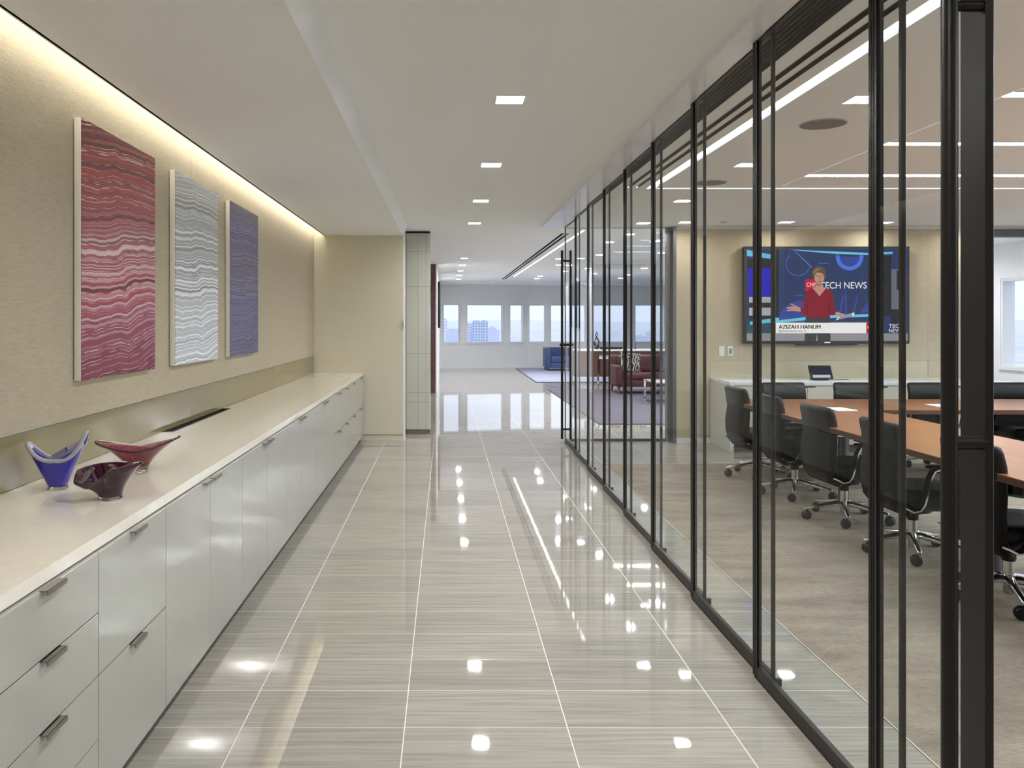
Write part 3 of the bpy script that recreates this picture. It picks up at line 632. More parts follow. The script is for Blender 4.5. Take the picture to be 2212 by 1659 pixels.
# switch plates
for x_, lab, outlet in ((3.44, 'blank white wall plate by the television', 0), (3.55, 'white wall plate with a socket by the television', 1)):
    t = thing('wall_plate', lab, 'wall plate', (x_, WY-0.004, 1.15))
    MB().box(x_-0.034, x_+0.034, WY-0.006, WY-0.0005, 1.088, 1.212).build('plate', white_m, t, bevel=0.002)
    if outlet:
        MB().box(x_-0.018, x_+0.018, WY-0.0075, WY-0.006, 1.115, 1.185).build('insert', cab_m, t)
        MB().box(x_-0.008, x_-0.001, WY-0.009, WY-0.0075, 1.130, 1.150).box(x_+0.004, x_+0.008, WY-0.009, WY-0.0075, 1.160, 1.172).build('socket', dark_m, t)
    else:
        MB().box(x_-0.017, x_+0.017, WY-0.008, WY-0.006, 1.115, 1.185).build('insert', white_m, t)
# ---- television
tvc = prin('television casing', lin(24, 24, 38), 0.3, coat=0.4)
tv = thing('television', 'large wall-mounted television showing a news presenter', 'television', (4.70, 10.14, 1.24))
TD = 10.10
def T(zx, zy, e=0.0):                                   # a point of the picture on the screen
    return ((1590+zx/5.53-VX)/F*TD, TD-e, EYE+(VY-(520+zy/5.53))/F*TD)
a, b_ = T(95, 70), T(2065, 1232)
MB().box(a[0], b_[0], TD+0.004, WY-0.02, b_[2], a[2]).build('back_shell', tvc, tv, bevel=0.006)
c0, c1 = T(124, 100), T(2045, 1196)
fb = MB()
fb.box(a[0], c0[0], TD-0.012, TD+0.004, b_[2], a[2]); fb.box(c1[0], b_[0], TD-0.012, TD+0.004, b_[2], a[2])
fb.box(c0[0], c1[0], TD-0.012, TD+0.004, c0[2], a[2]); fb.box(c0[0], c1[0], TD-0.012, TD+0.004, b_[2], c1[2]); fb.build('frame', tvc, tv)
p, q = T(690, 1238), T(1480, 1250)
MB().add([T(690, 1234, -0.01), T(1480, 1234, -0.01), T(1420, 1252, -0.01), T(750, 1252, -0.01), (T(690, 1234)[0], TD+0.05, T(0, 1234)[2]), (T(1480, 0)[0], TD+0.05, T(0, 1234)[2]), (T(1420, 0)[0], TD+0.05, T(0, 1252)[2]), (T(750, 0)[0], TD+0.05, T(0, 1252)[2])],
         [(0,1,2,3),(4,7,6,5),(0,4,5,1),(1,5,6,2),(2,6,7,3),(3,7,4,0)]).build('speaker_bar', tvc, tv)
SE = 0.72
def em(nm, r, g, b, s=SE): return emit('screen '+nm, lin(r, g, b), s)
sm = dict(navy=em('navy', 52, 66, 104), dk=em('dark', 46, 50, 58), blue=em('blue', 52, 44, 196), sil=em('silver', 176, 176, 182), cy=em('cyan', 112, 196, 226), arc=em('arc', 82, 118, 220),
          disc=em('disc', 62, 78, 152), grey=em('grey', 124, 122, 132), floor=em('floor', 146, 144, 148), red=em('red', 206, 36, 60), wh=em('white', 238, 236, 234), bl=em('black', 26, 26, 30),
          hair=em('hair', 104, 82, 66), hair2=em('light hair', 140, 116, 92), skin=em('skin', 190, 144, 126), skin2=em('skin shade', 158, 112, 98), swe=em('sweater', 134, 38, 56), swe2=em('sweater fold', 112, 32, 50),
          pant=em('trousers', 66, 68, 74), pale=em('pale grey', 112, 112, 126), line=em('fine line', 92, 112, 176), teal=em('teal', 54, 84, 100), tab=em('tablet', 150, 150, 158), lip=em('lips', 140, 70, 70), eye=em('eyes', 66, 50, 48))
names_ = list(sm); mlist = [sm[k] for k in names_]; IX = {k: i for i, k in enumerate(names_)}
scr = MB().poly([T(124, 100), T(2045, 100), T(2045, 1196), T(124, 1196)]).build('screen', sm['navy'], tv, smooth=False)
pic = MB(); lay = [0.0004]
def P2(k, pts, up=True):
    if up: lay[0] += 0.00012
    pic.poly([T(x, y, lay[0]) for x, y in pts], IX[k])
def R2(k, x0, y0, x1, y1): P2(k, [(x0, y0), (x1, y0), (x1, y1), (x0, y1)])
def E2(k, cx_, cy_, rx, ry, n=22, a0=0.0, a1=2*PI):
    P2(k, [(cx_+rx*math.cos(a0+(a1-a0)*i/n), cy_+ry*math.sin(a0+(a1-a0)*i/n)) for i in range(n if a1-a0 > 6.2 else n+1)])
def ARC(k, cx_, cy_, r0, r1, a0, a1, n=24):
    lay[0] += 0.00012
    for i in range(n):
        u, v_ = a0+(a1-a0)*i/n, a0+(a1-a0)*(i+1)/n
        pic.poly([T(cx_+r*math.cos(w_), cy_+r*math.sin(w_), lay[0]) for r, w_ in ((r0, u), (r1, u), (r1, v_), (r0, v_))], IX[k])
R2('teal', 124, 1000, 480, 1196); R2('dk', 124, 220, 510, 330); R2('dk', 420, 105, 512, 950); R2('blue', 150, 330, 418, 668)
R2('dk', 150, 668, 418, 930); R2('sil', 155, 672, 415, 740); R2('sil', 155, 800, 415, 895)
P2('cy', [(130, 108), (415, 165), (415, 214), (130, 182)]); P2('cy', [(165, 968), (480, 920), (825, 915), (825, 948), (480, 972), (165, 1005)])
E2('disc', 800, 960, 290, 245, 20, PI, 2*PI); R2('grey', 470, 970, 1760, 1196); P2('cy', [(470, 955), (830, 912), (830, 950), (470, 985)])
P2('cy', [(1120, 890), (1755, 872), (1755, 900), (1120, 925)]); R2('disc', 1300, 590, 1320, 890)
P2('disc', [(1480, 860), (1590, 700), (1750, 700), (1750, 860)]); P2('disc', [(1225, 870), (1270, 650), (1290, 650), (1260, 870)]); P2('disc', [(1390, 870), (1445, 640), (1460, 640), (1412, 870)])
P2('cy', [(625, 105), (1200, 130), (1590, 146), (1870, 132), (1870, 158), (1590, 170), (1200, 158), (820, 126)])
ARC('arc', 1355, 190, 118, 165, -0.12, PI+0.12); E2('disc', 1355, 190, 116, 116, 20, 0, PI)
ARC('line', 740, 275, 138, 146, 0.3, 3.9); P2('line', [(690, 120), (705, 120), (915, 320), (900, 326)])
for yy_ in (190, 300, 400, 500): 
    for xx_ in (560, 650, 960, 1110, 1230, 1500): R2('line', xx_, yy_, xx_+14, yy_+5)
R2('line', 980, 268, 1105, 274); R2('line', 690, 652, 800, 657); R2('line', 1005, 655, 1010, 850)
R2('dk', 1755, 180, 1850, 900); R2('pale', 1850, 340, 1960, 820); R2('dk', 1915, 355, 1960, 585); R2('dk', 1850, 820, 1990, 1000)
R2('navy', 1990, 105, 2045, 1196); R2('blue', 1995, 300, 2040, 345); R2('blue', 1998, 590, 2030, 650); R2('red', 2020, 460, 2040, 485)
R2('blue', 2000, 665, 2030, 680); R2('blue', 2000, 700, 2025, 740); R2('floor', 124, 1106, 2045, 1196)
R2('red', 825, 462, 1012, 605)
LOGO_L = lay[0]+0.00006; lay[0] += 0.00024
# presenter
P2('pant', [(828, 905), (1118, 905), (1125, 1196), (975, 1196), (965, 1110), (948, 1196), (815, 1196)])
P2('skin', [(765, 800), (700, 770), (650, 748), (640, 756), (690, 785), (620, 790), (598, 800), (606, 812), (660, 815), (600, 832), (606, 842), (680, 838), (740, 845), (772, 850)])
P2('skin', [(1165, 855), (1210, 850), (1262, 870), (1300, 872), (1290, 895), (1240, 905), (1185, 885)])
P2('tab', [(1240, 905), (1385, 860), (1408, 856), (1400, 900), (1215, 945), (1185, 950)]); P2('wh', [(1385, 862), (1410, 856), (1402, 896), (1385, 900)]); P2('wh', [(1188, 950), (1222, 905), (1232, 908), (1205, 948)])
P2('swe', [(905, 560), (860, 590), (825, 640), (800, 720), (800, 800), (770, 810), (766, 870), (800, 885), (845, 880), (838, 922), (1118, 922), (1122, 880), (1160, 890), (1195, 850), (1168, 790), (1158, 660), (1130, 600), (1075, 560)])
P2('swe2', [(838, 700), (862, 690), (855, 880), (838, 900)]); P2('swe2', [(1105, 690), (1122, 690), (1125, 860), (1112, 890)])
P2('skin', [(940, 500), (1030, 500), (1040, 560), (1078, 560), (993, 665), (905, 560), (945, 555)])
P2('skin2', [(948, 505), (1030, 500), (1030, 525), (985, 545), (948, 530)])
P2('hair', [(900, 385), (915, 340), (960, 312), (1015, 312), (1055, 340), (1072, 385), (1068, 440), (1050, 470), (1045, 400), (930, 400), (935, 460), (915, 440)])
E2('skin', 990, 440, 58, 78, 24)
P2('hair', [(900, 400), (905, 360), (935, 325), (985, 308), (1035, 320), (1066, 362), (1070, 430), (1054, 455), (1048, 405), (1010, 385), (960, 380), (938, 410), (934, 455), (915, 440)])
P2('hair2', [(915, 385), (940, 345), (985, 325), (1010, 335), (960, 360), (930, 400)])
R2('eye', 955, 418, 980, 426); R2('eye', 1010, 416, 1034, 424); P2('skin2', [(992, 420), (1000, 420), (1008, 462), (985, 462)]); R2('lip', 970, 482, 1016, 492)
R2('wh', 470, 980, 1550, 1105); R2('red', 1550, 980, 1640, 1105)
pico = pic.build('screen_picture', mlist, scr, smooth=False)
def text(body, x0, y0, x1, y1, mat, lift, name='lettering', bold=0.0):
    cu = bpy.data.curves.new('txt', 'FONT'); cu.body = body; cu.size = 1; cu.offset = bold
    ob = bpy.data.objects.new('txt', cu); C.objects.link(ob); dg = bpy.context.evaluated_depsgraph_get(); me = bpy.data.meshes.new_from_object(ob.evaluated_get(dg))
    bpy.data.objects.remove(ob); vs = [v.co.copy() for v in me.vertices]
    ax0, ax1 = min(v.x for v in vs), max(v.x for v in vs); ay0, ay1 = min(v.y for v in vs), max(v.y for v in vs)
    A, B = T(x0, y0), T(x1, y1)
    out = MB(); out.add([(A[0]+(v.x-ax0)/(ax1-ax0)*(B[0]-A[0]), TD-lift, B[2]+(v.y-ay0)/(ay1-ay0)*(A[2]-B[2])) for v in vs], [tuple(p.vertices) for p in me.polygons])
    return out.build(name, mat, scr, smooth=False)
TL = lay[0]+0.0004
text('TECH NEWS', 1000, 494, 1556, 572, sm['wh'], LOGO_L); text('CNN', 838, 500, 965, 548, sm['wh'], LOGO_L)
text('AZIZAH HANUM', 503, 1006, 1001, 1052, sm['bl'], TL); text('AZIZAH HANUM', 507, 1006, 1005, 1052, sm['bl'], TL+0.00008); text('@Azizahhanum_h', 505, 1062, 830, 1098, sm['bl'], TL)
text('TECH', 1820, 994, 1990, 1040, sm['wh'], TL); text('NEWS', 1820, 1052, 1990, 1097, sm['wh'], TL); text('C', 1566, 1010, 1604, 1058, sm['wh'], TL)
bm_ = MB().poly([T(1050, 1210, 0.0125), (T(1120, 1208, 0.0125)), T(1120, 1220, 0.0125), T(1050, 1222, 0.0125)]); bm_.build('maker_mark', sm['wh'], tv, smooth=False)
# ------------------------------------------------------------------ credenza below the television
CZ = 0.817
cr = thing('credenza', 'long white credenza with cream doors below the television', 'cabinet', (4.9, 9.85, 0))
XC0, XC1, YC0 = 3.30, 6.60, 9.50
whq = prin('white credenza top', lin(238, 240, 242), 0.2, coat=0.3)
MB().box(XC0, XC1, YC0, WY-0.002, CZ-0.045, CZ).build('top', whq, cr, bevel=0.002)
sidem = prin('grey white end panel', lin(206, 208, 202), 0.4)
MB().box(XC0, XC0+0.004, YC0+0.003, WY-0.002, 0.0, CZ-0.046).build('end_panel', sidem, cr)
MB().box(XC0+0.004, XC0+0.048, YC0, WY-0.002, 0.0, CZ-0.046).build('end_support', whq, cr)
MB().box(XC0+0.048, XC1, YC0+0.03, WY-0.02, 0.08, CZ-0.046).build('body', dark_m, cr)
MB().box(XC0+0.048, XC1, YC0+0.06, WY-0.05, 0.0, 0.08).build('plinth', toe_m, cr)
xd = [XC0+0.052, 4.21, 5.05, 5.89, XC1-0.004]
for i in range(4):
    d = MB().box(xd[i]+0.002, xd[i+1]-0.002, YC0+0.010, YC0+0.030, 0.085, CZ-0.052).build('door', credenza_m, cr)
    hx = xd[i+1]-0.07 if i == 0 else xd[i]+0.04
    MB().box(hx-0.06, hx+0.05, YC0-0.006, YC0+0.010, CZ-0.062, CZ-0.053).build('handle', bronze_m, d)
    if i == 0:
        MB().box(4.06, 4.115, YC0+0.006, YC0+0.010, 0.66, 0.73).build('lock_plate', nickel_m, d)
        MB().box(4.088, 4.10, YC0+0.003, YC0+0.006, 0.675, 0.715).build('keyhole', dark_m, d)
# touch panel on the credenza
tp = thing('touch_panel', 'small black tilted touch screen on the white credenza', 'touch panel', (4.49, 9.80, CZ))
tpx = 4.478
MB().box(tpx-0.085, tpx+0.085, 9.74, 9.86, CZ+0.0005, CZ+0.022).build('base', plastic_m, tp, bevel=0.004)
ang = 0.45
def tilt(x, v, n_): return (x, 9.72+v*math.sin(ang)-n_*math.cos(ang), CZ+0.018+v*math.cos(ang)+n_*math.sin(ang)*0.0-n_*0.3)
def slab(x0, x1, v0, v1, n0, n1): return MB().add([tilt(x, v, n) for n in (n0, n1) for v in (v0, v1) for x in (x0, x1)], [(0,1,3,2),(4,6,7,5),(0,4,5,1),(2,3,7,6),(0,2,6,4),(1,5,7,3)])
slab(tpx-0.135, tpx+0.135, 0.0, 0.17, -0.02, 0.0).build('tablet', plastic_m, tp, bevel=0.004)
slab(tpx-0.105, tpx+0.105, 0.055, 0.15, 0.0, 0.0012).build('display', em('panel', 44, 48, 66, 0.7), tp)
slab(tpx-0.105, tpx+0.105, 0.018, 0.054, 0.0, 0.0012).build('display_bar', em('panel bar', 196, 200, 210, 0.7), tp)
MB().tube([(4.56, 9.86, CZ+0.005), (4.66, 9.84, CZ+0.004), (4.76, 9.80, CZ+0.004), (4.85, 9.84, CZ+0.004), (4.9, 9.95, CZ+0.004)], 0.003, 8).build('cable', plastic_m, tp)
# ------------------------------------------------------------------ conference tables (cherry)
TZ = 0.74
def table(x0, x1, y0, y1, label, legs, mat):
    t = thing('conference_table', label, 'table', ((x0+x1)/2, (y0+y1)/2, 0))
    MB().box(x0, x1, y0, y1, TZ-0.006, TZ).build('top', mat, t, bevel=0.001, seg=1)
    MB().box(x0+0.001, x1-0.001, y0+0.001, y1-0.001, TZ-0.04, TZ-0.0065).build('edge_band', tableedge_m, t)
    for lx, ly in legs:
        lg = MB().lathe([(0.042, 0.02), (0.042, TZ-0.055)], 20, (lx, ly)).build('leg', jamb_m, t)
        MB().lathe([(0.085, 0.0), (0.085, 0.010), (0.05, 0.022)], 28, (lx, ly)).build('leg_foot', alu_m, lg)
        MB().box(lx-0.22, lx+0.22, ly-0.05, ly+0.05, TZ-0.058, TZ-0.041).build('leg_bracket', dark_m, lg)
    return t
cherryx_m = wood('cherry wood across', lin(132, 76, 26), lin(158, 94, 36), 0.28, (1.2, 18, 18), 0.15)
tl = table(2.83, 3.757, 2.3, 8.2, 'long cherry wood table running beside the glass wall', [(3.29, 6.76), (3.29, 4.9), (3.29, 3.0)], cherry_m)
table(3.763, 7.4, 7.2, 8.2, 'cherry wood table set across the room in front of the credenza', [(4.7, 7.7), (6.5, 7.7)], cherryx_m)
gm = MB().lathe([(0.05, TZ-0.12), (0.06, TZ-0.06), (0.06, TZ-0.041)], 18, (2.98, 4.28)).build('cable_port', plastic_m, tl)
paper_m = prin('white paper', lin(240, 240, 240), 0.6)
def sheet(cx_, cy_, sx, sy, rz, label):
    t = MB(); c_, s_ = math.cos(rz), math.sin(rz)
    t.add([(x*c_-y*s_, x*s_+y*c_, z) for z in (0, 0.004) for x, y in ((-sx, -sy), (sx, -sy), (sx, sy), (-sx, sy))], [(0,3,2,1),(4,5,6,7),(0,1,5,4),(1,2,6,5),(2,3,7,6),(3,0,4,7)])
    o = t.build('paper_pad', paper_m, smooth=False); o.location = (cx_, cy_, TZ+0.0006); tag(o, label, 'paper')
sheet(3.49, 7.25, 0.095, 0.13, 0.1, 'white paper pad lying on the corner of the long cherry table')
sheet(4.56, 7.57, 0.07, 0.10, 0.0, 'white paper pad on the cross table in front of the credenza')
# coiled cable on the carpet
pts = []
for i in range(90):
    a_ = i/90*2*PI*3; r_ = 0.20+0.05*math.sin(i*0.23); pts.append((5.12+r_*1.35*math.cos(a_), 7.12+r_*1.2*math.sin(a_), 0.012+0.016*i/90))
pts += [(5.6, 7.3, 0.014), (5.9, 7.45, 0.013), (6.2, 7.5, 0.013)]
cb = MB().tube(pts, 0.0085, 8).build('cable', plastic_m); tag(cb, 'coiled black cable lying on the carpet by the cross table', 'cable')
# ------------------------------------------------------------------ swivel chairs
def rrect(w, d, r, n=6):
    pts = []
    for cx_, cy_, a0 in ((w/2-r, d/2-r, 0), (-w/2+r, d/2-r, PI/2), (-w/2+r, -d/2+r, PI), (w/2-r, -d/2+r, 1.5*PI)):
        for i in range(n): a_ = a0+PI/2*i/(n-1); pts.append((cx_+r*math.cos(a_), cy_+r*math.sin(a_)))
    return pts
def make_chair():
    t = thing('office_chair', 'x', 'chair')
    # gas lift
    MB().lathe([(0.022, 0.045), (0.026, 0.05), (0.026, 0.09), (0.036, 0.10), (0.036, 0.135), (0.028, 0.14), (0.028, 0.225)], 20).build('gas_lift', alu_m, t)
    MB().lathe([(0.032, 0.224), (0.036, 0.235), (0.036, 0.26), (0.07, 0.275), (0.11, 0.285), (0.11, 0.31)], 20).build('lift_collar', plastic_m, t)
    for k in range(5):
        a_ = 2*PI*k/5+0.55; ca, sa = math.cos(a_), math.sin(a_); rings = []
        for r_, z_, w_, h_ in ((0.02, 0.120, 0.028, 0.026), (0.06, 0.122, 0.026, 0.024), (0.18, 0.102, 0.020, 0.016), (0.295, 0.085, 0.015, 0.011), (0.31, 0.083, 0.010, 0.008)):
            rings.append([(r_*ca-u*w_*sa, r_*sa+u*w_*ca, z_+v_*h_) for u, v_ in ((-1, -0.6), (1, -0.6), (1, 0.2), (0.55, 1), (-0.55, 1), (-1, 0.2))])
        leg = MB().loft(rings).build('base_leg', alu_m, t, bevel=0.002, seg=1)
        c_ = MB(); bx, by = 0.298*ca, 0.298*sa; sw_ = a_+0.9+k*1.3; cs, ss = math.cos(sw_), math.sin(sw_)
        ox, oy = bx+0.018*cs, by+0.018*ss
        MB().tube([(bx, by, 0.06), (bx, by, 0.086)], 0.008, 10).build('caster_stem', alu_m, leg)
        for sd in (-1, 1):
            pr = [(0.010, -0.022), (0.030, -0.022), (0.034, -0.016), (0.034, -0.005), (0.028, -0.001)]; rings = []
            for rr_, q_ in pr:
                rings.append([(ox+(-ss)*q_*sd*1.0+cs*rr_*math.cos(g2), oy+cs*q_*sd+ss*rr_*math.cos(g2), 0.0345+rr_*math.sin(g2)) for g2 in [2*PI*i/18 for i in range(18)]])
            c_.loft(rings)
        rings = []                                              # hood between the wheels
        for q_ in (-0.006, 0.006): rings.append([(ox-ss*q_+cs*0.035*math.cos(g2), oy+cs*q_+ss*0.035*math.cos(g2), 0.038+0.035*math.sin(g2)) for g2 in [-0.4+PI*1.2*i/12 for i in range(13)]])
        c_.loft(rings, True); c_.build('caster', plastic_m, leg)
    # seat: upholstered pan with a rounded underside
    rings = []
    for z_, w_, d_, xo, r_ in ((0.30, 0.20, 0.22, -0.02, 0.06), (0.315, 0.34, 0.36, -0.01, 0.08), (0.355, 0.455, 0.47, 0.015, 0.09), (0.395, 0.485, 0.505, 0.025, 0.09), (0.425, 0.485, 0.505, 0.025, 0.09), (0.445, 0.465, 0.485, 0.025, 0.085), (0.455, 0.42, 0.44, 0.02, 0.08), (0.450, 0.25, 0.26, 0.01, 0.06)):
        rings.append([(xo+y_, x_, z_) for x_, y_ in rrect(w_, d_, r_)])
    MB().loft(rings).build('seat', leather_m, t, angle=70)
    # back: tall curved cushion
    prof = [(-0.150, 0.300, 0.40, 0.030), (-0.185, 0.312, 0.44, 0.045), (-0.222, 0.36, 0.470, 0.052), (-0.240, 0.44, 0.485, 0.056), (-0.243, 0.53, 0.486, 0.058), (-0.232, 0.62, 0.476, 0.054), (-0.226, 0.70, 0.462, 0.050), (-0.232, 0.77, 0.456, 0.050), (-0.246, 0.83, 0.452, 0.048), (-0.254, 0.855, 0.446, 0.040), (-0.256, 0.866, 0.42, 0.022)]
    def ring(x_, z_, w_, th_, nx, nz):
        out = []
        for u, v_ in rrect(w_, th_, th_*0.47, 6):
            cur = 0.045*(2*u/0.48)**2
            out.append((x_+cur+nx*v_, u, z_+nz*v_))
        return out
    def strip(pf):
        rs = []
        for i, (x_, z_, w_, th_) in enumerate(pf):
            a_ = pf[max(i-1, 0)]; b2 = pf[min(i+1, len(pf)-1)]; tx, tz = b2[0]-a_[0], b2[1]-a_[1]; l_ = math.hypot(tx, tz); rs.append(ring(x_, z_, w_, th_, tz/l_, -tx/l_))
        return rs
    bk = MB().loft(strip(prof)).build('back', [leather_b_m], t, angle=75)
    hp = [(-0.229, 0.700, 0.470, 0.050), (-0.229, 0.703, 0.474, 0.060), (-0.233, 0.77, 0.468, 0.061), (-0.247, 0.832, 0.464, 0.059), (-0.255, 0.860, 0.456, 0.050), (-0.258, 0.872, 0.43, 0.026)]
    MB().loft(strip(hp)).build('head_cushion', leather_m, t, angle=60)
    # arms: flat polished straps rising from the seat pan, padded on top
    for s_ in (-1, 1):
        path = [(-0.205, 0.360), (-0.155, 0.335), (-0.115, 0.345), (-0.088, 0.385), (-0.068, 0.46), (-0.048, 0.548), (-0.026, 0.588), (0.012, 0.602), (0.09, 0.605), (0.17, 0.602)]
        rs = []
        for i, (x_, z_) in enumerate(path):
            a_ = path[max(i-1, 0)]; b2 = path[min(i+1, len(path)-1)]; tx, tz = b2[0]-a_[0], b2[1]-a_[1]; l_ = math.hypot(tx, tz); nx, nz = tz/l_*0.005, -tx/l_*0.005
            y_ = s_*(0.268 if i > 1 else 0.262)
            rs.append([(x_+nx, y_-0.028, z_+nz), (x_+nx, y_+0.028, z_+nz), (x_-nx, y_+0.028, z_-nz), (x_-nx, y_-0.028, z_-nz)])
        ar = MB().loft(rs).build('arm', alu_m, t, angle=40)
        rs = []
        for x_, w_, h_ in ((-0.065, 0.018, 0.006), (-0.05, 0.027, 0.012), (0.15, 0.027, 0.012), (0.185, 0.02, 0.008)): rs.append([(x_, s_*0.268+u*w_, 0.612+v_*h_) for u, v_ in ((-1, -0.7), (1, -0.7), (1, 0.3), (0.7, 1), (-0.7, 1), (-1, 0.3))])
        MB().loft(rs).build('arm_pad', plastic_m, ar, bevel=0.003, seg=2)
        rs = []                                                # black inlay on the outer face of the strap
        for i, (x_, z_) in enumerate(path[1:8]):
            a_ = path[i]; b2 = path[i+2]; tx, tz = b2[0]-a_[0], b2[1]-a_[1]; l_ = math.hypot(tx, tz); nx, nz = -tz/l_*0.0056, tx/l_*0.0056
            y_ = s_*(0.268 if i > 0 else 0.262); rs.append([(x_+nx, y_-0.023, z_+nz), (x_+nx, y_+0.023, z_+nz), (x_-nx, y_+0.023, z_-nz), (x_-nx, y_-0.023, z_-nz)])
        MB().loft(rs).build('arm_inlay', plastic_m, ar, angle=40)
    return t
ch = make_chair(); used = False
def put(x_, y_, rz, label, grp):
    global used
    o = ch if not used else copy_tree(ch)
    used = True
    o.location = (x_, y_, 0.0035 if y_ < 8.73 else 0.0); o.rotation_euler = (0, 0, rz); o['label'] = label; o['group'] = grp
side = ['closest to the credenza', 'second from the credenza', 'third from the credenza', 'fourth from the credenza', 'fifth from the credenza']
rot = [0.05, -0.03, 0.04, 0.0, 0.03]
for i, y_ in enumerate((7.99, 7.13, 6.25, 5.33, 4.42)):
    put(3.045, y_, rot[i], 'black leather swivel chair on the glass-wall side of the long table, '+side[i], 'chairs beside the glass wall')
fars = ['nearest the blank wall plate', 'second from the wall plates', 'third from the wall plates', 'fourth from the wall plates']
for i, x_ in enumerate((3.56, 4.31, 5.10, 5.93)):
    put(x_, 8.40, -PI/2+(0.04, -0.03, 0.05, 0.0)[i], 'black leather swivel chair between the cross table and the credenza, '+fars[i], 'chairs in front of the credenza')
# ------------------------------------------------------------------ lounge window wall (slightly folded) and right walls
ZW0, ZW1 = 0.81, 2.095
frame_m = prin('white window frame', lin(226, 228, 230), 0.4)
FX, FY, FA = 2.695, 27.0, 0.26
def tl_(px): s_ = (px-VX)/F; return (FX-FY*s_)/(math.cos(FA)-s_*math.sin(FA))
wcount = [0]
def window(par_loc, rz, x0, x1, depth, axis='y', z0=ZW0, z1=ZW1):
    """window in a wall whose inner face is local y=0 (axis y) ; built in local coordinates"""
    wcount[0] += 1
    t = bpy.data.objects.new('window_%d' % wcount[0], None); C.objects.link(t); t.location = par_loc; t.rotation_euler = (0, 0, rz); struct(t); t.empty_display_size = 0.1
    fw = 0.045; b = MB()
    b.box(x0, x0+fw, 0.01, depth, z0, z1).box(x1-fw, x1, 0.01, depth, z0, z1).box(x0+fw, x1-fw, 0.01, depth, z1-fw, z1).box(x0+fw, x1-fw, 0.01, depth, z0, z0+fw)
    o = b.build('window_frame', frame_m); o.parent = t
    o = MB().box(x0+fw, x1-fw, depth*0.55, depth*0.55+0.01, z0+fw, z1-fw).build('pane', pane_m, smooth=False); o.parent = t
    o = MB().box(x0-0.02, x1+0.02, -0.03, 0.009, z0-0.03, z0).build('window_sill', frame_m); o.parent = t
    return t
lw = [(956, 996.5), (1007, 1089), (1100, 1133)]
hl = sorted([(-tl_(b2), -tl_(a_)) for a_, b2 in lw]); hl = [(-tl_(a_), -tl_(b2)) for a_, b2 in lw]
b = MB(); cells(b, 'y', 0.0, 0.22, -tl_(938), 0.0, 0.0, ZC, [(a_, b2, ZW0, ZW1) for a_, b2 in hl])
o = struct(b.build('wall_far_left', white_m, smooth=False)); o.location = (FX, FY, 0); o.rotation_euler = (0, 0, FA)
for a_, b2 in hl: window((FX, FY, 0), FA, a_, b2, 0.2)
rw = [(1141, 1179), (1187.5, 1266), (1275, 1353), (1370, 1437)]
hr = [((a_-VX)/F*FY-FX, (b2-VX)/F*FY-FX) for a_, b2 in rw]
b = MB(); cells(b, 'y', 0.0, 0.22, 0.0, 7.4-FX, 0.0, ZC, [(a_, b2, ZW0, ZW1) for a_, b2 in hr])
o = struct(b.build('wall_far_right', white_m, smooth=False)); o.location = (FX, FY, 0)
for a_, b2 in hr: window((FX, FY, 0), 0, a_, b2, 0.2)
struct(MB().box(7.4, 7.6, 14.4, 27.3, 0, ZC).build('wall_lounge_right', white_m, smooth=False))
struct(MB().box(6.74, 7.6, 14.4, 14.5, 0, ZC).build('wall_lounge_step', white_m, smooth=False))
# shallow bulkhead along the lounge windows
struct(MB().box(-0.2, 7.4, 25.2, 27.4, ZC-0.05, ZC-0.001).build('ceiling_window_band', ceil_m, smooth=False))
# east wall of the meeting room with wide windows
ew = [(-3.2, -1.2), (-0.9, 1.3), (1.6, 3.8), (4.1, 6.3), (6.6, 8.6), (10.75, 12.82)]
b = MB(); cells(b, 'x', XE, XE+0.22, YB-0.2, 14.4, 0.0, 2.8, [(a_, b2, 0.8, 2.195) for a_, b2 in ew])
struct(b.build('wall_east', white_m, smooth=False))
for a_, b2 in ew: window((XE, 0, 0), -PI/2, -b2, -a_, 0.2, z0=0.8, z1=2.195)
# small control plates on the far right end of the lounge windows
c_ = at(1441, 695, 26.9); t = thing('wall_plate', 'small grey plate on the white lounge wall past the last window', 'wall plate', c_)
MB().box(c_.x-0.06, c_.x+0.06, c_.y+0.05, c_.y+0.098, c_.z-0.14, c_.z+0.14).build('plate', trim_m, t)
# ------------------------------------------------------------------ lounge furniture
def rug(x0, x1, y0, y1, m, label):
    t = thing('area_rug', label, 'rug', ((x0+x1)/2, (y0+y1)/2, 0))
    MB().box(x0+0.015, x1-0.015, y0+0.015, y1-0.015, 0.0005, 0.011).build('pile', m, t)
    e = MB(); 
    for q_ in ((x0, x1, y0, y0+0.015), (x0, x1, y1-0.015, y1), (x0, x0+0.015, y0+0.015, y1-0.015), (x1-0.015, x1, y0+0.015, y1-0.015)): e.box(q_[0], q_[1], q_[2], q_[3], 0.0005, 0.011)
    e.build('binding', dark_m, t)
rug(2.26, 6.3, 12.04, 18.25, rug_m, 'mauve grey rug under the dark red sofa')
rug(2.24, 6.9, 20.4, 26.3, rugb_m, 'pale lavender rug under the blue armchair')
def cushion(x0, x1, y0, y1, z0, z1, r): return MB().box(x0, x1, y0, y1, z0, z1), r
def soft(name, m, par, x0, x1, y0, y1, z0, z1, r=0.04): return MB().box(x0, x1, y0, y1, z0, z1).build(name, m, par, bevel=r, seg=4, angle=60)
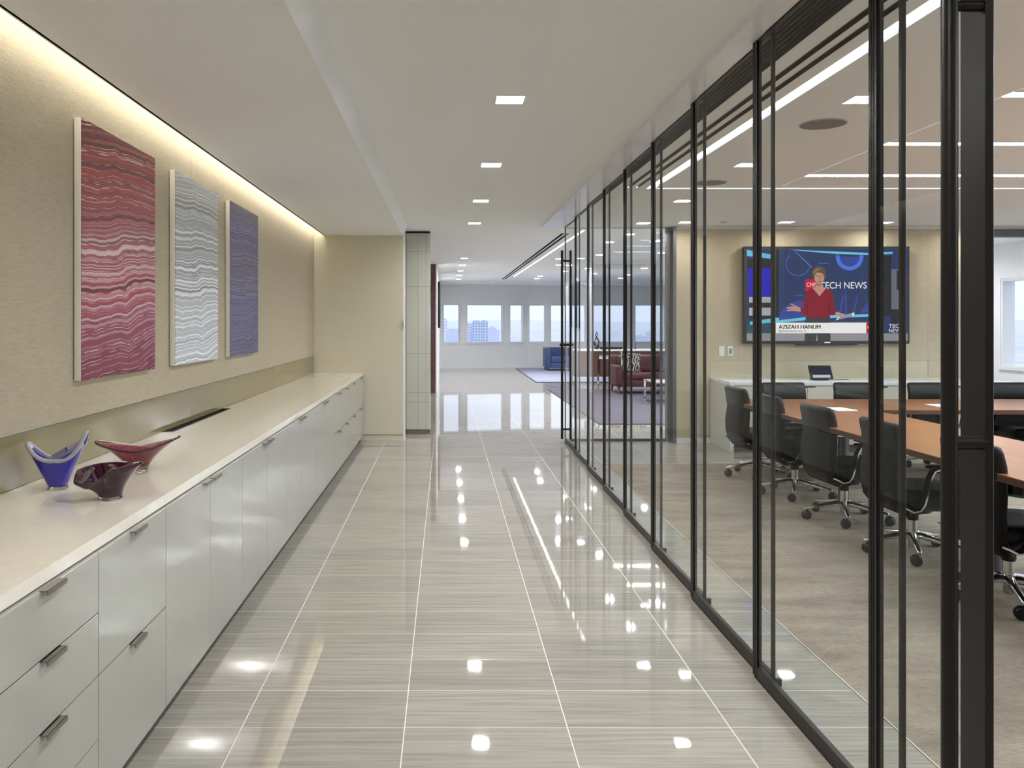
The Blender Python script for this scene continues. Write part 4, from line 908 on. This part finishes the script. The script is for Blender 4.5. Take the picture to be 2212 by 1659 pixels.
# blue tub armchair
blue_m = prin('blue leather', lin(58, 74, 118), 0.45)
ac = thing('armchair', 'blue leather tub armchair by the lounge windows', 'armchair', (3.42, 25.4, 0.0115))
ax0, ax1, ay0, ay1 = 3.05, 3.98, 24.95, 25.8
soft('arm', blue_m, ac, ax0, ax0+0.15, ay0, ay1, 0.10, 0.715, 0.03); soft('arm', blue_m, ac, ax1-0.15, ax1, ay0, ay1, 0.10, 0.715, 0.03)
soft('backrest', blue_m, ac, ax0+0.152, ax1-0.152, ay1-0.2, ay1, 0.10, 0.715, 0.04); soft('seat', blue_m, ac, ax0+0.152, ax1-0.152, ay0-0.01, ay1-0.202, 0.26, 0.45, 0.04)
soft('apron', blue_m, ac, ax0+0.152, ax1-0.152, ay0+0.01, ay1-0.21, 0.10, 0.257, 0.01)
for lx in (ax0+0.07, ax1-0.07):
    for ly in (ay0+0.07, ay1-0.07): MB().box(lx-0.02, lx+0.02, ly-0.02, ly+0.02, 0.0115, 0.10).build('leg', dark_m, ac)
# console desk with white top
cd_ = thing('console_desk', 'long walnut console with a white top and chrome legs behind the red sofa', 'console', (4.5, 19.9, 0))
dx0, dx1, dy0, dy1, dz = 3.09, 6.2, 19.5, 20.3, 0.845
MB().box(dx0, dx1, dy0, dy1, dz-0.035, dz).build('top', whq, cd_, bevel=0.003)
MB().box(dx0+0.03, dx1-0.03, dy0+0.03, dy1-0.03, dz-0.13, dz-0.036).build('apron', walnut_m, cd_)
for a_, b2 in ((dx0+0.01, 3.62), (3.68, 4.35), (4.42, 5.2)):
    cbn = MB().box(a_, b2, dy0+0.05, dy1-0.02, 0.20, dz-0.131 if a_ < 3.5 else 0.62).build('cabinet_box', walnut_m, cd_)
    MB().box(a_+0.01, b2-0.01, dy0+0.035, dy0+0.049, 0.21, (dz-0.14) if a_ < 3.5 else 0.61).build('cabinet_front', walnut_m, cbn)
MB().box(3.66, 5.21, dy0+0.03, dy1-0.02, 0.621, 0.66).build('shelf', whq, cd_)
for lx in (3.12, 3.64, 4.385, 5.24, 6.15):
    MB().box(lx-0.02, lx+0.02, dy0+0.06, dy0+0.10, 0.0, dz-0.131 if lx not in (3.64, 4.385) else dz-0.131).build('leg', chrome_m, cd_)
    MB().box(lx-0.02, lx+0.02, dy1-0.10, dy1-0.06, 0.0, dz-0.131).build('leg', chrome_m, cd_)
# sculpture: twisted loop on a dark block
sx = (1289-VX)/F*19.9; sculpt_m = prin('dark glass sculpture', lin(60, 66, 78), 0.1, trans=0.3, coat=0.5)
st_ = thing('sculpture', 'small dark twisted loop sculpture on the console', 'sculpture', (sx, 19.9, dz))
MB().box(sx-0.04, sx+0.04, 19.86, 19.94, dz+0.0005, dz+0.05).build('block', dark_m, st_, bevel=0.003)
for s_ in (-1, 1):
    pts = [(sx, 19.9, dz+0.045), (sx+s_*0.045, 19.9+s_*0.01, dz+0.10), (sx+s_*0.062, 19.9, dz+0.16), (sx+s_*0.03, 19.9, dz+0.24), (sx-s_*0.012, 19.9, dz+0.30), (sx-s_*0.022, 19.9, dz+0.35), (sx, 19.9, dz+0.43)]
    MB().tube(pts, [0.028, 0.03, 0.026, 0.02, 0.018, 0.014, 0.004], 12).build('strand', sculpt_m, st_, angle=80)
tx0, tx1 = (1293-VX)/F*19.9, (1346-VX)/F*19.9
tr_ = thing('tray', 'long low dark tray on the console beside the sculpture', 'tray', ((tx0+tx1)/2, 19.9, dz))
MB().add([(tx0+0.06, 19.8, dz+0.0006), (tx1-0.06, 19.8, dz+0.0006), (tx1-0.06, 20.0, dz+0.0006), (tx0+0.06, 20.0, dz+0.0006), (tx0, 19.76, dz+0.05), (tx1, 19.76, dz+0.05), (tx1, 20.04, dz+0.05), (tx0, 20.04, dz+0.05)],
         [(0,3,2,1),(0,1,5,4),(1,2,6,5),(2,3,7,6),(3,0,4,7)]).build('bowl', dark_m, tr_)
MB().box(tx0, tx1, 19.755, 19.765, dz+0.045, dz+0.055).box(tx0, tx1, 20.035, 20.045, dz+0.045, dz+0.055).build('rim', dark_m, tr_)
cx_ = (1372.5-VX)/F*19.9; cn = thing('candlestick', 'slim black candlestick on the console', 'candlestick', (cx_, 19.9, dz))
MB().lathe([(0.03, dz+0.0005), (0.03, dz+0.008), (0.008, dz+0.014), (0.008, dz+0.135), (0.014, dz+0.14), (0.014, dz+0.15)], 16, (cx_, 19.9)).build('stem', dark_m, cn)
# dark red sofa
red_m = prin('dark red leather', lin(76, 32, 40), 0.5, bump=((12, 12, 12), 0.15))
so = thing('sofa', 'dark red sofa with wooden legs on the mauve rug', 'sofa', (4.6, 17.35, 0.0115))
x0, x1, y0, y1 = 3.53, 5.75, 16.92, 17.75
soft('base', red_m, so, x0+0.02, x1-0.02, y0+0.02, y1-0.02, 0.16, 0.305, 0.02)
soft('arm', red_m, so, x0, x0+0.13, y0, y1, 0.162, 0.60, 0.035); soft('arm', red_m, so, x1-0.13, x1, y0, y1, 0.162, 0.60, 0.035)
soft('backrest', red_m, so, x0+0.02, x1-0.02, y1-0.18, y1+0.02, 0.306, 0.80, 0.05)
for i in range(2):
    a_ = x0+0.135+i*(x1-x0-0.27)/2; soft('seat_cushion', red_m, so, a_+0.004, a_+(x1-x0-0.27)/2-0.004, y0-0.005, y1-0.20, 0.307, 0.45, 0.04)
    soft('back_cushion', red_m, so, a_+0.004, a_+(x1-x0-0.27)/2-0.004, y1-0.34, y1-0.185, 0.452, 0.79, 0.05)
leg_m = wood('sofa leg wood', lin(110, 72, 48), lin(136, 92, 62), 0.4, (10, 10, 3))
for lx, ly, dxx in ((x0+0.07, y0+0.08, -0.02), (x1-0.07, y0+0.08, 0.02), (x0+0.07, y1-0.08, -0.02), (x1-0.07, y1-0.08, 0.02)):
    MB().tube([(lx, ly, 0.159), (lx+dxx, ly, 0.0118)], [0.032, 0.018], 12).build('leg', leg_m, so)
# cushions
def pattern_mat():
    m, t, out = newmat('zebra woven cushion'); p = N(t, 'ShaderNodeBsdfPrincipled', ins={'Roughness': 0.9}); t.links.new(p.outputs[0], out.inputs[0])
    co = N(t, 'ShaderNodeTexCoord'); wv = N(t, 'ShaderNodeTexWave', ins={'Scale': 5.0, 'Distortion': 8.0, 'Detail': 2.0, 'Detail Scale': 2.0}); t.links.new(co.outputs['Object'], wv.inputs['Vector'])
    t.links.new(ramp(t, wv.outputs[1], [(0.45, lin(40, 34, 36)), (0.55, lin(196, 190, 180))]), p.inputs['Base Color']); return m
def pillow(cx_, cy_, cz_, w_, h_, lean, rz, m, label):
    t = MB(); rings = []; n = 10
    front, back = [], []
    for j in range(n+1):
        for i in range(n+1):
            u, v_ = i/n*2-1, j/n*2-1; puff = 0.07*((1-u*u)*(1-v_*v_))**0.45; pin = 1-0.06*(1-abs(u))*abs(v_)-0.06*(1-abs(v_))*abs(u)
            front.append((u*w_/2*pin, -puff, v_*h_/2*pin)); back.append((u*w_/2*pin, puff, v_*h_/2*pin))
    fs = [(j*(n+1)+i, j*(n+1)+i+1, (j+1)*(n+1)+i+1, (j+1)*(n+1)+i) for j in range(n) for i in range(n)]
    t.add(front, fs); t.add(back, [tuple(reversed(f_)) for f_ in fs])
    o = t.build('cushion', m, angle=80); o.location = (cx_, cy_, cz_); o.rotation_euler = (lean, 0.12, rz); tag(o, label, 'cushion'); return o
pillow(3.90, 17.28, 0.66, 0.46, 0.42, -0.25, 0.25, pattern_mat(), 'black and white patterned cushion on the dark red sofa')
pillow(4.78, 17.22, 0.62, 0.42, 0.34, -0.3, -0.15, prin('slate blue cloth', lin(80, 84, 116), 0.9), 'slate blue cushion on the dark red sofa')
# coffee table
cf = thing('coffee_table', 'low marble-topped coffee table with a chrome frame', 'coffee table', (4.4, 15.1, 0.0115))
marble_m = prin('grey marble', lin(190, 186, 184), 0.15, noise=((6, 6, 6), 0.12))
x0, x1, y0, y1, tz_ = 3.75, 5.1, 14.72, 15.52, 0.43
MB().box(x0, x1, y0, y1, tz_-0.03, tz_).build('top', marble_m, cf, bevel=0.002)
for ly in (y0+0.02, y1-0.02):
    for lx in (x0+0.02, x1-0.02): MB().box(lx-0.016, lx+0.016, ly-0.016, ly+0.016, 0.0118, tz_-0.031).build('leg', chrome_m, cf)
for ly in (y0+0.02, y1-0.02): MB().box(x0+0.037, x1-0.037, ly-0.016, ly+0.016, 0.0118, 0.035).build('stretcher', chrome_m, cf)
for lx in (x0+0.02, x1-0.02): MB().box(lx-0.016, lx+0.016, y0+0.037, y1-0.037, 0.0118, 0.035).build('stretcher', chrome_m, cf)
# ------------------------------------------------------------------ the city outside, distance haze mixed into its pale surface colours
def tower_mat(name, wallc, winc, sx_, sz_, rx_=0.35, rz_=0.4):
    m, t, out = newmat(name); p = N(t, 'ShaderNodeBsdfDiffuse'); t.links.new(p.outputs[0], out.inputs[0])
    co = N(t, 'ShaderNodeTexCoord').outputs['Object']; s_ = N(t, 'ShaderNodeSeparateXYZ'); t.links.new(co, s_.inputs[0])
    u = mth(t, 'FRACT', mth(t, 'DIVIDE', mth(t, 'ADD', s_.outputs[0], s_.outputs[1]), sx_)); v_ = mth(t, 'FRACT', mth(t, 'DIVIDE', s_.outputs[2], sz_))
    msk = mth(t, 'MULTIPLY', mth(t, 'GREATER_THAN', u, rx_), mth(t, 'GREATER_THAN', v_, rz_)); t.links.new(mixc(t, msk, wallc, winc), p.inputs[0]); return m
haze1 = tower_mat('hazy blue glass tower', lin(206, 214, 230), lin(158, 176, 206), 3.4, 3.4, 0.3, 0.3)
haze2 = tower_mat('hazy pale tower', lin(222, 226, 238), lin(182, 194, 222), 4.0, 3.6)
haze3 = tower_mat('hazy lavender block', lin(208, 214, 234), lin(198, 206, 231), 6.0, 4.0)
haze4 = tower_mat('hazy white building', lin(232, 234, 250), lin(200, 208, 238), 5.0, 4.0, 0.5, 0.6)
def building(px0, px1, pyt, D, m, label, dep=25, crown=None):
    a_, b2 = at(px0, pyt, D), at(px1, pyt, D)
    t = thing('building', label, 'building', ((a_.x+b2.x)/2, D, -95))
    MB().box(a_.x, b2.x, D, D+dep, -95, a_.z).build('facade', m, t, smooth=False)
    MB().box(a_.x+(b2.x-a_.x)*0.1, a_.x+(b2.x-a_.x)*0.75, D+3, D+dep-4, a_.z, a_.z+(1.2 if not crown else crown)).build('roof_plant', m, t, smooth=False)
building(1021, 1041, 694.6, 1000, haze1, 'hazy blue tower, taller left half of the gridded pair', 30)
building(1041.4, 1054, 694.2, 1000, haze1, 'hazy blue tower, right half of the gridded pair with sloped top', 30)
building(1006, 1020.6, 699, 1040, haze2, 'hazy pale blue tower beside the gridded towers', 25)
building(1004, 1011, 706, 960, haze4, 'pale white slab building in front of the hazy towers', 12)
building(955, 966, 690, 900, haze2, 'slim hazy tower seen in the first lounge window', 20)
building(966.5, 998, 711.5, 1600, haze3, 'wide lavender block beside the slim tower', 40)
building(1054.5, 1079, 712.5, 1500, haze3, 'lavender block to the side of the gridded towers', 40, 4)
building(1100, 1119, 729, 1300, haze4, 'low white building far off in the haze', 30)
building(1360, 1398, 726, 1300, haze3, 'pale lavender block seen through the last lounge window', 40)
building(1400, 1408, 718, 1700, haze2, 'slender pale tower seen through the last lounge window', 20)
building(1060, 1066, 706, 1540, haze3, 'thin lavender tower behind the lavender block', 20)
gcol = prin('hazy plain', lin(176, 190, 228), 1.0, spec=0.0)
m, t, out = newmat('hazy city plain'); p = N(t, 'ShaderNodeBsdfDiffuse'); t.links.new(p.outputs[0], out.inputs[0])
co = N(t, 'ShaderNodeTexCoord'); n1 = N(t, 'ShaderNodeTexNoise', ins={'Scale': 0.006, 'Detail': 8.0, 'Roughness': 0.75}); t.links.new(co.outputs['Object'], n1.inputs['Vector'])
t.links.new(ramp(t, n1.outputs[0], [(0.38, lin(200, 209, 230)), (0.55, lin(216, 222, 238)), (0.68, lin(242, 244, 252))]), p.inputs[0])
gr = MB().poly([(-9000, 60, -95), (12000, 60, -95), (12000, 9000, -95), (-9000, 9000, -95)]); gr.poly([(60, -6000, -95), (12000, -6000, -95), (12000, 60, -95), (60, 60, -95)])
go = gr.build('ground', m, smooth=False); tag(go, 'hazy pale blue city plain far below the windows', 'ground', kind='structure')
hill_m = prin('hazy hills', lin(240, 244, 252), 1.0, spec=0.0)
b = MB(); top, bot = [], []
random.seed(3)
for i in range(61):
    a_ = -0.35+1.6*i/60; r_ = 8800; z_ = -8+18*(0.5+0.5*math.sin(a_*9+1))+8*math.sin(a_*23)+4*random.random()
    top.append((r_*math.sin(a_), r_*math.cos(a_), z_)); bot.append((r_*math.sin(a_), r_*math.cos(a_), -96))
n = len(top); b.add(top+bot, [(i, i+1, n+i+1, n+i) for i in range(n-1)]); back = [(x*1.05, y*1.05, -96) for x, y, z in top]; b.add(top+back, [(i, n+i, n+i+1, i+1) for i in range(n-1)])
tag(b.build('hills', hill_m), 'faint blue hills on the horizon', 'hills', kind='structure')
